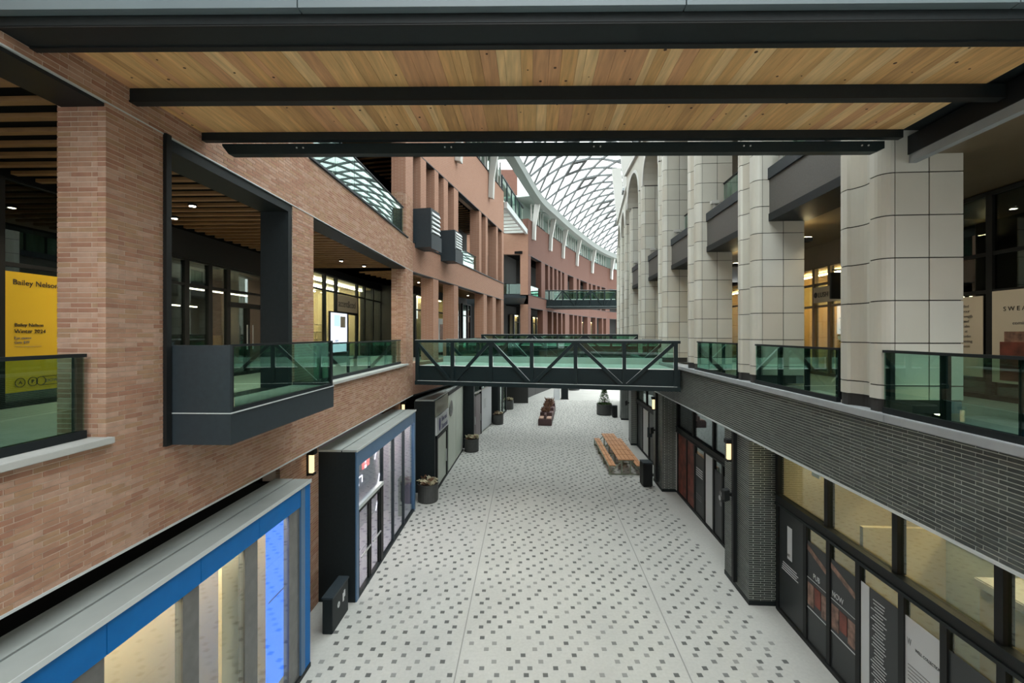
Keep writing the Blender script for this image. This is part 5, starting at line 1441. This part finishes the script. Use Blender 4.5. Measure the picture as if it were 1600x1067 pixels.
# bench with planters in the middle of the street
def bench():
    F = Frame(2.55, 34.7, 0.14, 1)
    root = thing('planter_bench', 'maroon block bench with tan seats and dried plants mid street', 'bench', F.p(38, 0, 0))
    for k in range(3):
        a = 34.7 + k * 2.4
        mdl = bx('seat_block', M_maroon, F, a, a + 2.3, -0.52, 0.52, 0.0, 0.50, root, bevel=0.02)
        bx('seat_top', M_cushion, F, a + 0.1, a + 1.1, -0.46, -0.12, 0.50, 0.56, mdl, bevel=0.015)
        bx('seat_top', M_cushion, F, a + 0.1, a + 1.1, 0.12, 0.46, 0.50, 0.56, mdl, bevel=0.015)
        bx('backrest', M_maroon, F, a + 0.1, a + 1.1, -0.07, 0.07, 0.50, 0.85, mdl, bevel=0.015)
        bx('planter_box', M_maroon, F, a + 1.35, a + 2.25, -0.48, 0.48, 0.50, 0.78, mdl, bevel=0.015)
        b = MB(); rr = random.Random(30 + k)
        for i in range(60):
            q = F.p(a + 1.8 + rr.uniform(-0.3, 0.3), rr.uniform(-0.3, 0.3), 0.76)
            d = Vector((rr.uniform(-0.3, 0.3), rr.uniform(-0.3, 0.3), rr.uniform(0.2, 0.6)))
            sd = d.cross(Vector((rr.uniform(-1, 1), rr.uniform(-1, 1), 0.2))).normalized() * 0.05
            b.add([q, q + d * 0.5 + sd, q + d, q + d * 0.5 - sd], [(0, 1, 2, 3)])
        b.build('foliage', M_leafbrown, mdl, recalc=False, kind='stuff')
bench()

# round planters
def planter(x, y, r, h, label, plant, seed):
    rr = random.Random(seed)
    root = thing('planter', label, 'planter', (x, y, 0), 'round charcoal planters')
    MB().lathe((x, y, 0), [(r * 0.93, 0.0), (r, 0.05), (r, h - 0.05), (r * 1.04, h - 0.04), (r * 1.04, h), (r * 0.94, h), (r * 0.93, h - 0.08)], 28).build('pot', M_pot, root)
    MB().lathe((x, y, h - 0.1), [(r * 0.93, 0), (r * 0.93, 0.05), (0.02, 0.07)], 20).build('soil', M_soil, root)
    if plant == 'dried':
        for i in range(46):
            a = rr.uniform(0, 6.28); d = r * 0.85 * math.sqrt(rr.random())
            c = Vector((x + d * math.cos(a), y + d * math.sin(a), h + rr.uniform(-0.03, 0.10)))
            b = MB(); n = 7; w = rr.uniform(0.08, 0.16)
            tilt = Vector((rr.uniform(-0.6, 0.6), rr.uniform(-0.6, 0.6), 1)).normalized()
            u = tilt.cross(Vector((0, 1, 0.1))).normalized(); v = tilt.cross(u)
            top = c + tilt * w * 0.5
            rim = [c + u * w * math.cos(6.2832 * k / n) * rr.uniform(0.7, 1.1) + v * w * math.sin(6.2832 * k / n) * rr.uniform(0.7, 1.1) + tilt * rr.uniform(0.3, 1.0) * w for k in range(n)]
            b.add([c] + rim, [(0, k + 1, (k + 1) % n + 1) for k in range(n)])
            b.build('leaf', M_leafpale if rr.random() < 0.7 else M_leafbrown, root, recalc=False)
    else:
        c = Vector((x, y, h - 0.05))
        MB().tube(c, c + Vector((0, 0, 0.5)), 0.04, 0.03, 8).build('trunk', M_bark, root)
        b = MB()
        H = 1.5
        for i in range(1100):
            f = rr.random() ** 0.8
            rad = 0.50 * (1 - f) + 0.03
            a = rr.uniform(0, 6.28); d = rad * math.sqrt(rr.uniform(0.25, 1))
            q = c + Vector((d * math.cos(a), d * math.sin(a), 0.12 + f * H))
            o = Vector((math.cos(a) * 0.13, math.sin(a) * 0.13, rr.uniform(0.0, 0.1)))
            sd = Vector((-math.sin(a), math.cos(a), rr.uniform(-0.4, 0.4))) * 0.04
            b.add([q - sd, q + sd, q + o], [(0, 1, 2)])
        b.build('foliage', M_leaf, root, recalc=False, kind='stuff')
        b = MB()
        for i in range(260):
            a = rr.uniform(0, 6.28); d = r * 0.9 * math.sqrt(rr.random())
            q = Vector((x + d * math.cos(a), y + d * math.sin(a), h - 0.04))
            o = Vector((rr.uniform(-0.08, 0.08), rr.uniform(-0.08, 0.08), rr.uniform(0.08, 0.25)))
            sd = Vector((rr.uniform(-1, 1), rr.uniform(-1, 1), 0)).normalized() * 0.03
            b.add([q - sd, q + sd, q + o], [(0, 1, 2)])
        b.build('groundcover_foliage', M_leaf, root, recalc=False, kind='stuff')
planter(-3.58, 19.1, 0.43, 0.76, 'round charcoal planter of pale dried leaves at the end of the dusty blue shop', 'dried', 1)
planter(-2.45, 27.2, 0.43, 0.78, 'round charcoal planter in front of the dark steel pillar', 'dried', 2)
planter(-1.1, 35.4, 0.42, 0.78, 'round charcoal planter beside the white panelled shop', 'dried', 3)
planter(-0.35, 42.5, 0.5, 0.85, 'round charcoal planter at the end of the shop row', 'dried', 4)
planter(8.15, 39.6, 0.66, 0.95, 'wide charcoal planter with small green conifer by the dark pillar', 'conifer', 5)
planter(7.9, 57.0, 0.7, 0.95, 'wide charcoal planter far down the street', 'dried', 6)

# bins, pedestal, stand, A-board
bn = thing('litter_bin', 'tall black litter bin in front of the dark brick pillar', 'bin', (6.30, 21.0, 0))
bx('body', M_black, W, 6.08, 6.52, 20.75, 21.35, 0.04, 1.08, bn, bevel=0.025)
bx('lid', M_metal2, W, 6.07, 6.53, 20.74, 21.36, 1.08, 1.13, bn, bevel=0.012)
bx('plinth', M_metal, W, 6.12, 6.48, 20.8, 21.3, 0, 0.04, bn)
bn = thing('litter_bin', 'small black bin beside the wide conifer planter', 'bin', (8.75, 38.2, 0))
bx('body', M_black, W, 8.55, 8.95, 38.0, 38.4, 0.04, 0.98, bn, bevel=0.02)
bx('lid', M_metal2, W, 8.54, 8.96, 37.99, 38.41, 0.98, 1.03, bn, bevel=0.01)
st = thing('sign_stand', 'slim black pole stand behind the black bin', 'stand', (6.95, 22.6, 0))
MB().lathe((6.95, 22.6, 0), [(0.26, 0), (0.26, 0.03), (0.05, 0.06)], 18).build('base', M_black, st)
MB().tube((6.95, 22.6, 0.04), (6.95, 22.6, 2.2), 0.025).build('pole', M_black, st)
bx('plate', M_metal2, W, 6.83, 7.07, 22.58, 22.62, 1.9, 2.4, st)
pd = thing('sign_pedestal', 'low charcoal sign pedestal between the blue shopfronts', 'sign', FL.p(11.0, 0.35, 0))
bx('body', M_metal, FL, 10.6, 11.55, 0.18, 0.42, 0.0, 0.82, pd, bevel=0.01)
bx('cap', M_metal2, FL, 10.58, 11.57, 0.16, 0.44, 0.82, 0.87, pd, bevel=0.008)
ring(FL, 10.95, 0.425, 0.5, 0.07, 0.05, M_paper, pd)
MB().box(FL, 11.2, 11.27, 0.42, 0.428, 0.42, 0.62).build('emblem', M_paper, pd)
MB().box(FL, 11.27, 11.34, 0.42, 0.428, 0.50, 0.66).build('emblem', M_paper, pd)
ab = thing('a_board', 'small white folding pavement board by the slim far pillar', 'sign', (4.85, 48.6, 0))
for sgn_ in (-1, 1):
    MB().sprism(Axis((4.85, 48.6), (1, 0), (0, 1)), [(sgn_ * 0.28, 0.0), (sgn_ * 0.31, 0.0), (sgn_ * 0.04, 1.15), (sgn_ * 0.01, 1.15)], -0.32, 0.32).build('panel', M_paper, ab)

# categories on the setting
for o in list(COL.objects):
    if o.parent is None and o.get('kind') == 'structure' and not o.get('category'):
        o['category'] = o.name.split('_')[0]
